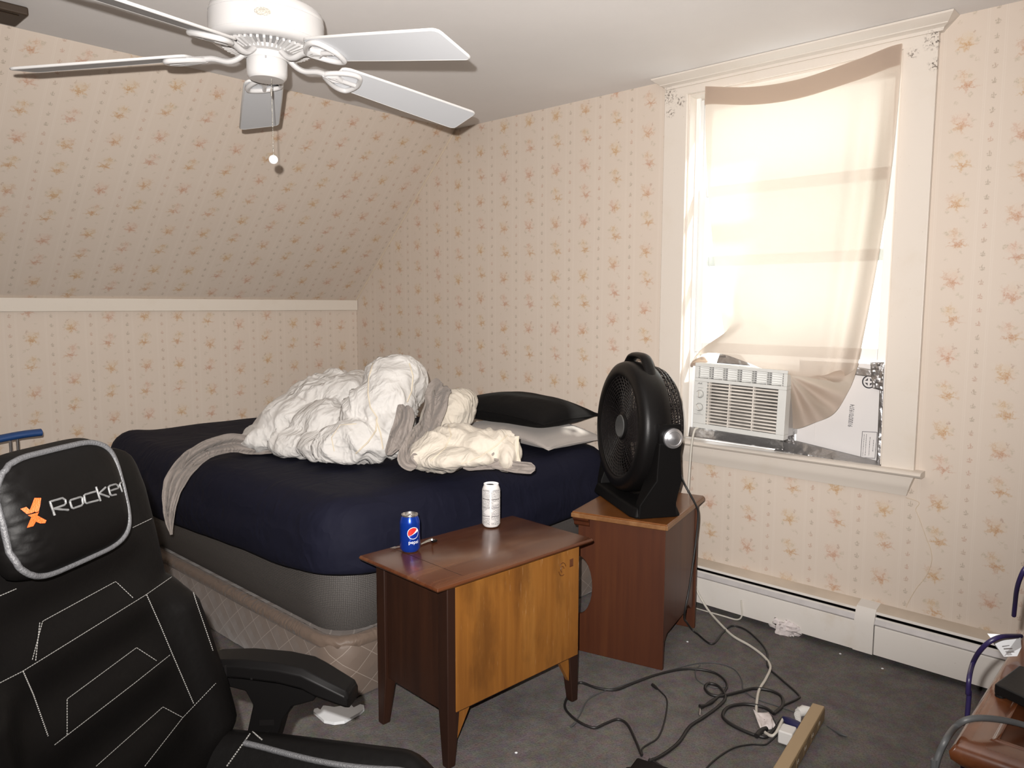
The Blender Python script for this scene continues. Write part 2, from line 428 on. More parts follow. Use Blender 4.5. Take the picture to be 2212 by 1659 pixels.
# ------------------------------------------------------------------ helpers
class MB:
    def __init__(s): s.v = []; s.f = []; s.uv = None
    def add(s, vs, fs):
        o = len(s.v); s.v += [tuple(p) for p in vs]; s.f += [tuple(i+o for i in f) for f in fs]; return s
    def box(s, x0, y0, z0, x1, y1, z1):
        x0, x1 = sorted((x0, x1)); y0, y1 = sorted((y0, y1)); z0, z1 = sorted((z0, z1))
        return s.add([(x0,y0,z0),(x1,y0,z0),(x1,y1,z0),(x0,y1,z0),(x0,y0,z1),(x1,y0,z1),(x1,y1,z1),(x0,y1,z1)],
                     [(0,3,2,1),(4,5,6,7),(0,1,5,4),(1,2,6,5),(2,3,7,6),(3,0,4,7)])
    def hexa(s, bot, top):
        return s.add(list(bot)+list(top), [(3,2,1,0),(4,5,6,7),(0,1,5,4),(1,2,6,5),(2,3,7,6),(3,0,4,7)])
    def obox(s, c, ax, ay, az):
        c, ax, ay, az = map(Vector, (c, ax, ay, az))
        return s.hexa([c-ax-ay-az, c+ax-ay-az, c+ax+ay-az, c-ax+ay-az], [c-ax-ay+az, c+ax-ay+az, c+ax+ay+az, c-ax+ay+az])
    def tube(s, pts, r, n=8, closed=False, flat=None):
        pts = [Vector(p) for p in pts]; m = len(pts)
        rs = r if isinstance(r, (list, tuple)) else [r]*m
        up = None; rings = []
        for i, p in enumerate(pts):
            a = pts[(i-1) % m] if (closed or i > 0) else pts[i]
            b = pts[(i+1) % m] if (closed or i < m-1) else pts[i]
            t = (b-a)
            if t.length < 1e-9: t = Vector((0,0,1))
            t.normalize()
            if up is None:
                up = Vector((0,0,1)) if abs(t.z) < 0.9 else Vector((1,0,0))
            x = up - t*up.dot(t)
            if x.length < 1e-6: x = t.orthogonal()
            x.normalize(); y = t.cross(x); up = x
            k = flat or 1.0
            rings.append([p + x*(math.cos(2*PI*j/n)*rs[i]*k) + y*(math.sin(2*PI*j/n)*rs[i]) for j in range(n)])
        vs = [q for g in rings for q in g]; fs = []
        for i in range(m if closed else m-1):
            i2 = (i+1) % m
            for j in range(n):
                fs.append((i*n+j, i*n+(j+1) % n, i2*n+(j+1) % n, i2*n+j))
        if not closed:
            fs.append(tuple(range(n))[::-1]); fs.append(tuple((m-1)*n+j for j in range(n)))
        return s.add(vs, fs)
    def lathe(s, prof, n=32, org=(0,0,0), ax=None):
        """profile (r, h) revolved about axis ax (default +Z) through org"""
        o = Vector(org); A = Vector(ax).normalized() if ax else Vector((0,0,1))
        X = A.orthogonal().normalized() if ax else Vector((1,0,0)); Y = A.cross(X)
        vs = []; fs = []; m = len(prof)
        for r, h in prof:
            for j in range(n):
                a = 2*PI*j/n
                vs.append(o + A*h + X*(math.cos(a)*max(r, 1e-5)) + Y*(math.sin(a)*max(r, 1e-5)))
        for i in range(m-1):
            for j in range(n):
                fs.append((i*n+j, i*n+(j+1) % n, (i+1)*n+(j+1) % n, (i+1)*n+j))
        return s.add(vs, fs)
    def prism(s, poly, fn0, fn1):
        """poly = 2D points; fn0/fn1 map (a,b) to the two faces"""
        n = len(poly)
        vs = [fn0(a, b) for a, b in poly] + [fn1(a, b) for a, b in poly]
        fs = [tuple(range(n))[::-1], tuple(range(n, 2*n))] + [(i, (i+1) % n, n+(i+1) % n, n+i) for i in range(n)]
        return s.add(vs, fs)
    def grid(s, fn, nu, nv, wrap=False):
        vs = [fn(i/nu, j/nv) for j in range(nv+1) for i in range(nu if wrap else nu+1)]
        w_ = nu if wrap else nu+1; fs = []
        for j in range(nv):
            for i in range(nu):
                i2 = (i+1) % w_
                fs.append((j*w_+i, j*w_+i2, (j+1)*w_+i2, (j+1)*w_+i))
        return s.add(vs, fs)
    def build(s, name, m, parent=None, smooth=None, bevel=None, solid=None, sub=None, uvfn=None, segs=2):
        me = bpy.data.meshes.new(name)
        me.from_pydata(s.v, [], s.f)
        return finish(me, name, m, parent, smooth, bevel, solid, sub, uvfn, segs)

def finish(me, name, m, parent=None, smooth=None, bevel=None, solid=None, sub=None, uvfn=None, segs=2):
    bm = bmesh.new(); bm.from_mesh(me); bmesh.ops.recalc_face_normals(bm, faces=bm.faces); bm.to_mesh(me); bm.free()
    me.materials.append(MATS[m] if isinstance(m, str) else m)
    if smooth is not None:
        me.polygons.foreach_set('use_smooth', [True]*len(me.polygons))
        if smooth < 180: me.set_sharp_from_angle(angle=math.radians(smooth))
    if uvfn:
        ul = me.uv_layers.new(name='UVMap')
        for lp in me.loops: ul.data[lp.index].uv = uvfn(*me.vertices[lp.vertex_index].co)
    o = bpy.data.objects.new(name, me); COL.objects.link(o)
    if parent: o.parent = parent
    if solid:
        md = o.modifiers.new('solid', 'SOLIDIFY'); md.thickness = solid; md.offset = 0
    if bevel:
        md = o.modifiers.new('bevel', 'BEVEL'); md.width = bevel; md.segments = segs; md.limit_method = 'ANGLE'; md.angle_limit = math.radians(40)
        me.polygons.foreach_set('use_smooth', [True]*len(me.polygons)); me.set_sharp_from_angle(angle=math.radians(40))
        md.harden_normals = True
    if sub:
        md = o.modifiers.new('sub', 'SUBSURF'); md.levels = sub; md.render_levels = sub
    return o

def tag(o, label, cat, group=None):
    o['label'] = label; o['category'] = cat
    if group: o['group'] = group
    return o
def struct(o, label=None):
    o['kind'] = 'structure'
    if label: o['label'] = label
    return o
def thing(name, label, cat, loc=(0,0,0), rz=0.0, group=None, rx=0.0):
    o = bpy.data.objects.new(name, None); COL.objects.link(o)
    o.empty_display_size = 0.1; o.location = loc; o.rotation_euler = (rx, 0, rz)
    return tag(o, label, cat, group)
def catmull(pts, k=6, closed=False):
    pts = [Vector(p) for p in pts]; n = len(pts); out = []
    for i in range(n if closed else n-1):
        p0 = pts[(i-1) % n] if (closed or i > 0) else pts[0]
        p1 = pts[i]; p2 = pts[(i+1) % n]
        p3 = pts[(i+2) % n] if (closed or i < n-2) else pts[n-1]
        for j in range(k):
            t = j/k
            out.append(0.5*((2*p1)+(p2-p0)*t+(2*p0-5*p1+4*p2-p3)*t*t+(3*p1-p0-3*p2+p3)*t**3))
    if not closed: out.append(pts[-1])
    return out
def interp(tab, x):
    if x <= tab[0][0]: return tab[0][1]
    for (a, va), (b, vb) in zip(tab, tab[1:]):
        if x <= b:
            k = (x-a)/(b-a) if b > a else 0
            return va+(vb-va)*k
    return tab[-1][1]
def nz(p, s=1.0): return noise.noise(Vector(p)*s)
def text_mesh(txt, size):
    """filled outline of a text as (verts, faces) in its own xy plane, centred"""
    cu = bpy.data.curves.new('lettering', 'FONT'); cu.body = txt; cu.size = size
    cu.align_x = 'CENTER'; cu.align_y = 'CENTER'; cu.resolution_u = 3
    ob = bpy.data.objects.new('lettering', cu); COL.objects.link(ob)
    me = ob.to_mesh()
    vs = [v.co.copy() for v in me.vertices]; fs = [tuple(p.vertices) for p in me.polygons]
    ob.to_mesh_clear(); bpy.data.objects.remove(ob); bpy.data.curves.remove(cu)
    return vs, fs

# ------------------------------------------------------------------ the room
H = 2.40; KZ = 1.4094; SY = -1.0143
XL, YF = -4.3, -5.4
WY0, WY1, WZ0, WZ1 = -2.5448, -3.4442, 0.766, 2.32      # window opening
b = MB().box(XL, YF, -0.05, 0, 0, 0)
struct(b.build('floor', 'carpet'), 'dark grey mottled carpet')
b = MB().box(XL, YF, H, 0, SY, H+0.05)
struct(b.build('ceiling', 'ceiling_paint'), 'plain off-white ceiling')
b = MB().add([(XL,0,0),(0,0,0),(0,0,KZ),(XL,0,KZ)], [(0,1,2,3)])
struct(b.build('wall_back', 'wallpaper', uvfn=lambda x,y,z: (-x*1.012-0.029+0.1867*20, z+0.08)), 'low knee wall in floral wallpaper behind the bed')
SL = math.hypot(SY, H-KZ)
b = MB().add([(XL,0,KZ),(0,0,KZ),(0,SY,H),(XL,SY,H)], [(0,1,2,3)])
struct(b.build('wall_slope', 'wallpaper', uvfn=lambda x,y,z: (-x*1.012-0.029+0.1867*20, 2.0+(-y/-SY)*SL)), 'sloped attic wall in floral wallpaper')
b = MB()
b.add([(0,0,0),(0,WY0,0),(0,WY0,H),(0,SY,H),(0,0,KZ)], [(0,1,2,3,4)])
b.add([(0,WY0,0),(0,WY1,0),(0,WY1,WZ0),(0,WY0,WZ0)], [(0,1,2,3)])
b.add([(0,WY0,WZ1),(0,WY1,WZ1),(0,WY1,H),(0,WY0,H)], [(0,1,2,3)])
b.add([(0,WY1,0),(0,YF,0),(0,YF,H),(0,WY1,H)], [(0,1,2,3)])
struct(b.build('wall_right', 'wallpaper', uvfn=lambda x,y,z: (-y, z+0.032)), 'gable wall in striped floral wallpaper around the window')
b = MB().add([(XL,0,0),(XL,YF,0),(XL,YF,H),(XL,SY,H),(XL,0,KZ)], [(0,1,2,3,4)])
struct(b.build('wall_left', 'plain_wall'))
b = MB().add([(XL,YF,0),(0,YF,0),(0,YF,H),(XL,YF,H)], [(0,1,2,3)])
struct(b.build('wall_front', 'plain_wall'))
# rail along the top of the knee wall
struct(MB().box(XL, -0.02, 1.3411, -0.004, 0, KZ).build('trim_1', 'trim_paint', bevel=0.003), 'flat white painted rail along the top of the knee wall')
# seam tapes in the corners
struct(MB().tube([(-0.002,-0.003,KZ),(-0.002,SY,H-0.003)], 0.005, 6).build('trim_2', 'crack'), 'thin pale seam where slope meets gable wall')

# ------------------------------------------------------------------ window
win = bpy.data.objects.new('window_1', None); COL.objects.link(win); win.location = (0, (WY0+WY1)/2, WZ0)
struct(win, 'tall double hung window in old cream painted casing')
WO = Vector(win.location)
def wpart(mb, name, m, **k):
    mb.v = [tuple(Vector(p)-WO) for p in mb.v]
    o = mb.build(name, m, win, **k)
    return o
YL, YR = -2.432, -3.5579
MATS_c = 'casing_paint'
# casing is modelled about the window root, so mould spots are converted too
def cas(y0, y1, z0, z1, x=-0.021, name='casing_board'):
    return wpart(MB().box(x, y0, z0, 0, y1, z1), name, MATS_c, bevel=0.003)
cas(YL, WY0-0.004, WZ0-0.005, 2.324); cas(WY1+0.004, YR, WZ0-0.005, 2.324)
cas(YL, YR, 2.317, 2.356, x=-0.0215, name='head_board')
# crown moulding with mitred returns
prof = [(-0.021,2.351,0.0),(-0.028,2.351,0.004),(-0.030,2.362,0.008),(-0.040,2.368,0.018),(-0.046,2.3695,0.022),(-0.047,2.373,0.024),(-0.056,2.378,0.030),(-0.073,2.386,0.040),(-0.082,2.392,0.047),(-0.083,2.3985,0.048),(-0.0,2.3985,0.048),(0,2.351,0.0)]
m = MB(); n = len(prof)
m.add([(x, -2.444+e, z) for x,z,e in prof]+[(x, -3.568-e, z) for x,z,e in prof], [tuple(range(n)), tuple(range(n,2*n))[::-1]]+[(i,(i+1)%n,n+(i+1)%n,n+i) for i in range(n)])
wpart(m, 'crown_moulding', MATS_c, smooth=35)
# stool with bull-nose, apron
m = MB()
sec = [(0.10,WZ0),(-0.045,WZ0-0.002),(-0.058,WZ0-0.005),(-0.064,WZ0-0.013),(-0.058,WZ0-0.022),(-0.045,WZ0-0.025),(0.10,WZ0-0.025)]
m.prism(sec, lambda x,z: (x,-2.40,z), lambda x,z: (x,-3.592,z))
wpart(m, 'window_stool', MATS_c, smooth=50)
m = MB(); sec = [(0,0.741),(-0.034,0.741),(-0.034,0.708),(-0.024,0.690),(-0.014,0.661),(0,0.661)]
m.prism(sec, lambda x,z: (x,-2.41,z), lambda x,z: (x,-3.562+(0.741-z)*0.35,z))
wpart(m, 'apron', MATS_c, smooth=30)
# jamb liners and head
for y, s in ((WY0, -1), (WY1, 1)):
    wpart(MB().box(-0.005, y-s*0.006, WZ0, 0.15, y+s*0.012, WZ1+0.01), 'jamb', MATS_c)
    wpart(MB().box(0.05, y+s*0.012, WZ0, 0.06, y+s*0.030, WZ1), 'jamb_stop', 'vinyl')
    wpart(MB().box(0.15, y+0.004, WZ0, 0.16, y+s*0.045, WZ1), 'jamb_stop', 'vinyl')
    wpart(MB().box(0.092, y+s*0.012, WZ0, 0.100, y+s*0.026, WZ1), 'jamb_stop', 'vinyl')
wpart(MB().box(-0.004, WY0-0.0125, WZ1-0.012, 0.15, WY1+0.0125, WZ1+0.009), 'head_jamb', MATS_c)
wpart(MB().box(0.0, WY0, WZ0-0.02, 0.18, WY1, WZ0-0.001), 'outer_sill', 'vinyl')
def sash(x0, x1, z0, z1, name):
    a, b_ = WY0-0.018, WY1+0.018; t = 0.046
    m = MB().box(x0,a,z0,x1,a-t,z1).box(x0,b_,z0,x1,b_+t,z1).box(x0,a-t,z0,x1,b_+t,z0+t).box(x0,a-t,z1-t,x1,b_+t,z1)
    o = wpart(m, name, 'vinyl', bevel=0.004)
    xm = (x0+x1)/2
    g = MB().box(xm-0.002, a-t+0.002, z0+t-0.002, xm+0.002, b_+t-0.002, z1-t+0.002)
    g.v = [tuple(Vector(p)-WO) for p in g.v]
    g.build('pane', 'glass', o)
sash(0.102, 0.132, 1.56, 2.306, 'upper_sash')
sash(0.062, 0.091, 1.165, 1.915, 'lower_sash')

# ------------------------------------------------------------------ baseboard heater
ht = thing('baseboard_heater', 'long white baseboard heater along the window wall', 'heater', (0, -3.6, 0))
HO = Vector(ht.location)
def hsec(sec, y0, y1, name, m, smooth=35, **k):
    mb = MB().prism(sec, lambda x,z: (x, y0-HO.y, z), lambda x,z: (x, y1-HO.y, z))
    return mb.build(name, m, ht, smooth=smooth, **k)
hsec([(0,0.004),(-0.004,0.004),(-0.004,0.205),(0,0.205)], -2.45, -5.2, 'back_plate', 'dark_void')
hsec([(0,0.2115),(-0.046,0.199),(-0.052,0.193),(-0.050,0.190),(-0.044,0.195),(0,0.207)], -2.45, -5.2, 'top_cap', 'heater_cap')
hsec([(-0.052,0.193),(-0.056,0.184),(-0.054,0.183),(-0.050,0.190)], -2.45, -5.2, 'cap_lip', 'heater_paint')
for y0, y1 in ((-2.45,-3.388),(-3.462,-5.2)):
    hsec([(-0.048,0.168),(-0.054,0.170),(-0.070,0.149),(-0.068,0.145),(-0.050,0.162)], y0, y1, 'damper', 'heater_damper')
    hsec([(-0.052,0.172),(-0.056,0.172),(-0.058,0.163),(-0.054,0.163)], y0, y1, 'damper_lip', 'heater_paint')
    hsec([(-0.062,0.143),(-0.071,0.144),(-0.0735,0.138),(-0.0735,0.028),(-0.068,0.026),(-0.066,0.032),(-0.066,0.136)], y0-0.004 if y0 < -3 else y0, y1, 'front_panel', 'heater_paint')
hsec([(0,0.213),(-0.050,0.2005),(-0.060,0.188),(-0.0755,0.143),(-0.0755,0.026),(-0.060,0.026),(-0.050,0.17),(0,0.20)], -3.388, -3.462, 'joint_cover', 'heater_paint')
hsec([(-0.006,0.02),(-0.045,0.02),(-0.045,0.16),(-0.006,0.16)], -2.46, -5.19, 'fin_core', 'dark_void')
# loose bent wire hook on the cover
pts = [hit(u, v, 0, -0.079) for u, v in ((1601,1297),(1602,1310),(1603,1326),(1599,1336),(1588,1338),(1560,1330),(1494,1312))]
MB().tube(catmull([p-HO for p in pts], 5), 0.0035, 8).build('hook', 'cord_white', ht, smooth=60)

# ------------------------------------------------------------------ bed
def smooth01(x): x = max(0, min(1, x)); return x*x*(3-2*x)
BX0, BX1, BY0, BY1 = -1.705, -0.06, -2.235, -0.11
def rrect(th, x0, x1, y0, y1, r):
    """point and outward normal on a rounded rectangle, th in 0..1 by arc length, start at middle of the -y side going +x"""
    w_, h_ = x1-x0-2*r, y1-y0-2*r; q = PI*r/2
    L = 2*w_+2*h_+4*q; s = (th % 1.0)*L
    segs = [(w_/2,'l',(x0+x1)/2,y0,1,0,0,-1),(q,'c',x1-r,y0+r,-PI/2),(h_,'l',x1,y0+r,0,1,1,0),(q,'c',x1-r,y1-r,0),(w_,'l',x1-r,y1,-1,0,0,1),(q,'c',x0+r,y1-r,PI/2),(h_,'l',x0,y1-r,0,-1,-1,0),(q,'c',x0+r,y0+r,PI),(w_/2,'l',x0+r,y0,1,0,0,-1)]
    for g in segs:
        if s <= g[0] or g is segs[-1]:
            if g[1] == 'l': return (g[2]+g[4]*s, g[3]+g[5]*s, g[6], g[7])
            a = g[4]+s/r; return (g[2]+math.cos(a)*r, g[3]+math.sin(a)*r, math.cos(a), math.sin(a))
        s -= g[0]
def rbox(name, m, x0, x1, y0, y1, z0, z1, r, er, parent, loc, n=160, bulge=0.0, uvs=1.0, puff=0.0):
    rows = [(-1.0, z0, er+0.3)]; 
    prof = [(er*2.2, z0), (er*0.3, z0+er*0.1), (0, z0+er)] + [(-bulge*math.sin(PI*k/6), z0+er+(z1-z0-2*er)*k/6) for k in range(1, 6)] + [(0, z1-er), (er*0.29, z1-er*0.29), (er, z1), (er*3, z1)]
    L = 2*((x1-x0)+(y1-y0)); b_ = MB(); uvl = []
    for j, (ins, z) in enumerate(prof):
        for i in range(n):
            x, y, nx, ny = rrect(i/n, x0, x1, y0, y1, r)
            dz = puff*nz((x*5, y*5, z*5)) if 1 < j < len(prof)-2 else 0
            b_.v.append((x-nx*ins+nx*dz-loc[0], y-ny*ins+ny*dz-loc[1], z-loc[2])); uvl.append((i/n*L*uvs, z*uvs))
    for j in range(len(prof)-1):
        for i in range(n): b_.f.append((j*n+i, j*n+(i+1) % n, (j+1)*n+(i+1) % n, (j+1)*n+i))
    b_.f.append(tuple(range(n))[::-1]); b_.f.append(tuple((len(prof)-1)*n+i for i in range(n)))
    me = bpy.data.meshes.new(name); me.from_pydata(b_.v, [], b_.f)
    ul = me.uv_layers.new(name='UVMap')
    for p in me.polygons:
        wrap = any(v % n == n-1 for v in p.vertices) and any(v % n == 0 for v in p.vertices)
        for li in p.loop_indices:
            v = me.loops[li].vertex_index; u_ = uvl[v][0]
            if wrap and v % n == 0 and len(p.vertices) == 4: u_ += L*uvs
            ul.data[li].uv = (u_, uvl[v][1])
    return finish(me, name, m, parent, smooth=60)
bc = ((BX0+BX1)/2, (BY0+BY1)/2, 0)
bs = thing('box_spring', 'beige quilted box spring resting on the carpet under the bed', 'box spring', bc)
rbox('quilted_cover', 'quilted', BX0-0.005, BX1, BY0-0.005, BY1, 0.004, 0.206, 0.10, 0.012, bs, bc, bulge=0.008, puff=0.006)
m = MB().tube([(rrect(i/120, BX0+0.012, BX1-0.01, BY0+0.012, BY1-0.01, 0.10)[0]-bc[0], rrect(i/120, BX0+0.012, BX1-0.01, BY0+0.012, BY1-0.01, 0.10)[1]-bc[1], 0.203) for i in range(120)], 0.026, 10, closed=True)
m.build('edge_binding', 'satin_binding', bs, smooth=60)
mt = thing('mattress', 'thick mattress with grey mesh side on the box spring', 'mattress', (bc[0], bc[1], 0.214))
rbox('mesh_side', 'mesh_fabric', BX0+0.014, BX1-0.01, BY0+0.016, BY1-0.01, 0.214, 0.66, 0.165, 0.10, mt, (bc[0], bc[1], 0.214), bulge=0.006)
# fitted sheet: top, rolled edge, side down to an uneven elastic hem
def hem(x, y):
    a = 0.405
    d = math.hypot(x-BX0, y-BY0)                     # lower towards the free corner
    a += 0.035*math.exp(-(d/0.35)**2)
    if x < BX0+0.08: a += interp([(-2.3, 0.0), (-1.6, 0.005), (-0.9, -0.02), (0, -0.05)], y)
    else: a += interp([(-1.6, 0.0), (-1.0, -0.012), (-0.4, -0.006), (0, 0.01)], x)
    return a + 0.006*nz((x*4, y*4, 1))
def sheet_top(x, y):
    z = 0.700 + 0.010*nz((x*1.6, y*1.6, 3.0)) + 0.005*nz((x*5, y*2.5, 7.0))
    d = math.hypot(x-BX0, y-BY1); z += 0.075*math.exp(-(d/0.13)**2)
    z += 0.010*math.exp(-((y-BY1)/0.3)**2)
    return z
N = 260; b = MB(); R0 = 0.17; ER = 0.11
rings = []
for k in range(13):                                   # inner to edge
    rings.append(('t', 1-k/12))
for k in range(1, 7): rings.append(('e', k/6))
for k in range(1, 13): rings.append(('s', k/12))
for kind, q in rings:
    for i in range(N):
        x, y, nx, ny = rrect(i/N, BX0-0.006, BX1+0.01, BY0-0.006, BY1+0.006, R0)
        cx, cy = bc[0], bc[1]
        ex, ey = x-nx*ER, y-ny*ER
        if kind == 't':
            px_, py_ = ex+(cx-ex)*q, ey+(cy-ey)*q
            z = sheet_top(px_, py_)
            if q < 0.3: z += 0.004*nz((px_*9, py_*9, 2))
        elif kind == 'e':
            a = q*PI/2
            px_, py_ = ex+nx*ER*math.sin(a), ey+ny*ER*math.sin(a)
            z = sheet_top(ex, ey)-ER*(1-math.cos(a))
        else:
            zt = sheet_top(ex, ey)-ER; zb = hem(x, y)
            z = zt+(zb-zt)*q
            bul = 0.012*math.sin(PI*q)+0.010*nz((x*3+y*3, z*9, 5))*math.sin(PI*min(1, q*1.1))
            tk = -0.012*max(0, q-0.9)/0.1
            px_, py_ = x+nx*(bul+tk), y+ny*(bul+tk)
        b.v.append((px_, py_, z))
for j in range(len(rings)-1):
    for i in range(N): b.f.append((j*N+i, j*N+(i+1) % N, (j+1)*N+(i+1) % N, (j+1)*N+i))
b.f.append(tuple(range(N)))
o = b.build('fitted_sheet', 'navy_sheet', smooth=180, solid=0.003)
tag(o, 'dark navy blue fitted sheet stretched over the mattress', 'bed sheet')

# ------------------------------------------------------------------ pillows
def pillow(name, label, m, c, w_, d_, h_, rz, rx=0.0, bend=0.0, lift=0.0):
    def fn(u, v, s):
        x, y = u*2-1, v*2-1
        k = (max(0, 1-abs(x)**2.6)*max(0, 1-abs(y)**2.6))**0.62
        pull = 1-0.10*(1-abs(y)**2)*abs(x)**6; pull2 = 1-0.10*(1-abs(x)**2)*abs(y)**6
        z = s*h_*0.5*k + bend*(x*x) + lift*y + 0.006*nz((x*2.5, y*2.5, s*3+len(name)))*k
        return (x*pull*w_/2, y*pull2*d_/2, z)
    t = thing(name, label, 'pillow', c, rz); t.rotation_euler = (rx, 0, rz)
    g = MB().grid(lambda u, v: fn(u, v, 1), 30, 22); g.grid(lambda u, v: fn(u, v, -1), 30, 22)
    me = bpy.data.meshes.new('case'); me.from_pydata(g.v, [], g.f)
    bm = bmesh.new(); bm.from_mesh(me); bmesh.ops.remove_doubles(bm, verts=bm.verts, dist=1e-5); bm.to_mesh(me); bm.free()
    finish(me, 'case', m, t, smooth=180)
    ed = [fn(i/20, 0, 0) for i in range(20)]+[fn(1, i/14, 0) for i in range(14)]+[fn(1-i/20, 1, 0) for i in range(20)]+[fn(0, 1-i/14, 0) for i in range(14)]
    MB().tube(ed, 0.004, 6, closed=True).build('seam', m, t, smooth=60)
    return t
pillow('pillow', 'pale grey pillow lying on the navy sheet beneath the black pillow', 'grey_pillowcase', (-0.325, -1.86, 0.765), 0.70, 0.42, 0.105, math.radians(-92), bend=-0.030)
pillow('pillow', 'plump black pillow stacked on top of the grey pillow', 'black_pillowcase', (-0.325, -1.80, 0.866), 0.74, 0.44, 0.148, math.radians(-90), bend=-0.022)

# ------------------------------------------------------------------ comforter
def lobe_mesh(lobes, voxel, name):
    g = MB()
    for (u, v, t, ru, rd, rv, tilt) in lobes:
        c = at(u, v, t); k = t/FPX
        X = (CR*math.cos(tilt)+Vector((0,0,1))*math.sin(tilt)); Z = (Vector((0,0,1))*math.cos(tilt)-CR*math.sin(tilt))
        Y = Vector((CF.x, CF.y, 0)).normalized()
        n1, n2 = 20, 12; vs = []; fs = []
        for j in range(n2+1):
            ph = PI*j/n2-PI/2
            for i in range(n1):
                a = 2*PI*i/n1
                p = c + X*(ru*k*math.cos(ph)*math.cos(a)) + Y*(rd*k*math.cos(ph)*math.sin(a)) + Z*(rv*k*math.sin(ph))
                vs.append(p)
        for j in range(n2):
            for i in range(n1): fs.append((j*n1+i, j*n1+(i+1) % n1, (j+1)*n1+(i+1) % n1, (j+1)*n1+i))
        g.add(vs, fs)
    me = bpy.data.meshes.new(name); me.from_pydata(g.v, [], g.f)
    ob = bpy.data.objects.new(name, me); COL.objects.link(ob)
    md = ob.modifiers.new('r', 'REMESH'); md.mode = 'VOXEL'; md.voxel_size = voxel
    ms = ob.modifiers.new('s', 'SMOOTH'); ms.factor = 0.5; ms.iterations = 2
    dg = bpy.context.evaluated_depsgraph_get()
    out = bpy.data.meshes.new_from_object(ob.evaluated_get(dg))
    bpy.data.objects.remove(ob); bpy.data.meshes.remove(me)
    return out
def crumple(me, amp, floor_z, seed=0.0):
    """long soft folds in two drifting directions, a few sharp creases, slight lumps"""
    nor = [v.normal.copy() for v in me.vertices]
    dirs = [Vector((0.8, 0.3, 0.5)).normalized(), Vector((-0.35, 0.85, 0.4)).normalized(), Vector((0.2, -0.3, 0.93)).normalized()]
    for v, nn in zip(me.vertices, nor):
        p = v.co
        wv = noise.noise_vector(p*3.0+Vector((seed, 0, 0)))*0.10
        q = p+wv
        acc = 0.0; wsum = 1e-4
        for k, D in enumerate(dirs):
            wgt = max(0.0, noise.noise(p*2.6+Vector((k*7.3, seed, 1.1)))+0.25)**2
            along = D*q.dot(D); s_ = along*2.2+(q-along)*13.0
            n1 = noise.noise(s_+Vector((seed, k*3.1, 0)))
            rid = 1-min(1, abs(n1)*2.6)
            acc += wgt*(0.62*rid**1.5+0.45*n1); wsum += wgt
        fold = acc/wsum
        lump = noise.noise(p*5.5+Vector((9, 2, seed)))
        fine = 1-min(1, abs(noise.noise(q*24+Vector((0, 4, seed))))*3.0)
        v.co = p+nn*(amp*(1.05*fold+0.28*lump)+0.0016*fine*fine)
        fz_ = floor_z(v.co.x, v.co.y)
        if v.co.z < fz_: v.co.z = fz_
fz = lambda x, y: sheet_top(x, y)+0.004
cf = thing('comforter', 'white crumpled comforter heaped up on the navy sheet', 'comforter', (-0.95, -1.5, 0.70))
CFO = Vector(cf.location)
def cpart(me, name, m, par=None):
    for v in me.vertices: v.co = v.co-CFO
    return finish(me, name, m, par or cf, smooth=180)
white = [  # u, v, distance along the view axis, half sizes in px (across, deep, up), tilt
    (590,940,3.55,62,75,34,0.30),(560,948,3.50,34,50,22,0.25),(640,905,3.60,85,100,52,0.45),(655,955,3.40,70,60,34,0.0),
    (700,860,3.70,80,110,52,0.35),(745,870,3.62,60,90,58,0.0),(765,848,3.70,55,90,42,0.1),(720,915,3.42,70,70,50,-0.2),
    (700,962,3.30,55,60,30,0.0),(745,958,3.22,62,55,36,0.0),(715,965,3.20,38,40,28,0.3),(800,905,3.28,62,42,82,-0.25),
    (775,950,3.22,62,60,44,0.1),(820,955,3.24,50,60,36,0.2),(848,838,3.40,62,95,66,0.0),(862,815,3.38,48,70,42,-0.1),
    (838,880,3.32,58,80,80,-0.05),(885,835,3.42,34,60,50,-0.25),(840,925,3.26,52,60,62,0.15),(675,905,3.45,50,60,30,0.5),
]
me = lobe_mesh(white, 0.0105, 'white_heap'); crumple(me, 0.036, fz)
bvh_heap = BVHTree.FromPolygons([tuple(v.co) for v in me.vertices], [tuple(p.vertices) for p in me.polygons])
heap = cpart(me, 'heap', 'white_quilt')
def seam(px, tree, par, r=0.0035):
    pts = []
    for (a, c), (d, e) in zip(px, px[1:]):
        for i in range(8):
            u, v = a+(d-a)*i/8, c+(e-c)*i/8
            h = tree.ray_cast(CAM, ray(u, v).normalized())
            if h[0] is not None and (not pts or (h[0]-pts[-1]).length < 0.12): pts.append(h[0])
    if len(pts) > 3: MB().tube([p-CFO for p in pts], r, 6).build('seam_piping', 'quilt_piping', par, smooth=60)
seam([(806,785),(797,815),(795,850),(800,880),(815,902),(812,930),(795,955),(765,983)], bvh_heap, heap)
seam([(884,785),(892,812),(889,845),(878,872)], bvh_heap, heap)
seam([(812,905),(822,935),(828,975)], bvh_heap, heap)
seam([(722,975),(716,945),(735,918),(775,915)], bvh_heap, heap, 0.0025)
cream = [
    (985,885,3.45,38,60,40,0.1),(945,915,3.40,34,60,50,0.0),(1005,868,3.48,22,40,24,-0.3),(925,955,3.22,48,55,36,0.2),
    (935,975,3.02,46,50,38,0.3),(965,990,2.96,62,52,26,0.1),(1000,958,3.08,72,62,36,-0.12),(1050,965,3.02,56,55,36,-0.15),
    (1020,990,2.95,52,45,20,0.0),(1085,965,3.00,34,40,34,-0.2),(1098,985,2.95,26,34,36,-0.1),(915,985,2.98,28,34,26,0.4),
]
me = lobe_mesh(cream, 0.0105, 'cream_fold'); crumple(me, 0.026, fz, 4.0)
bvh_cr = BVHTree.FromPolygons([tuple(v.co) for v in me.vertices], [tuple(p.vertices) for p in me.polygons])
fe = cpart(me, 'folded_end', 'cream_quilt')
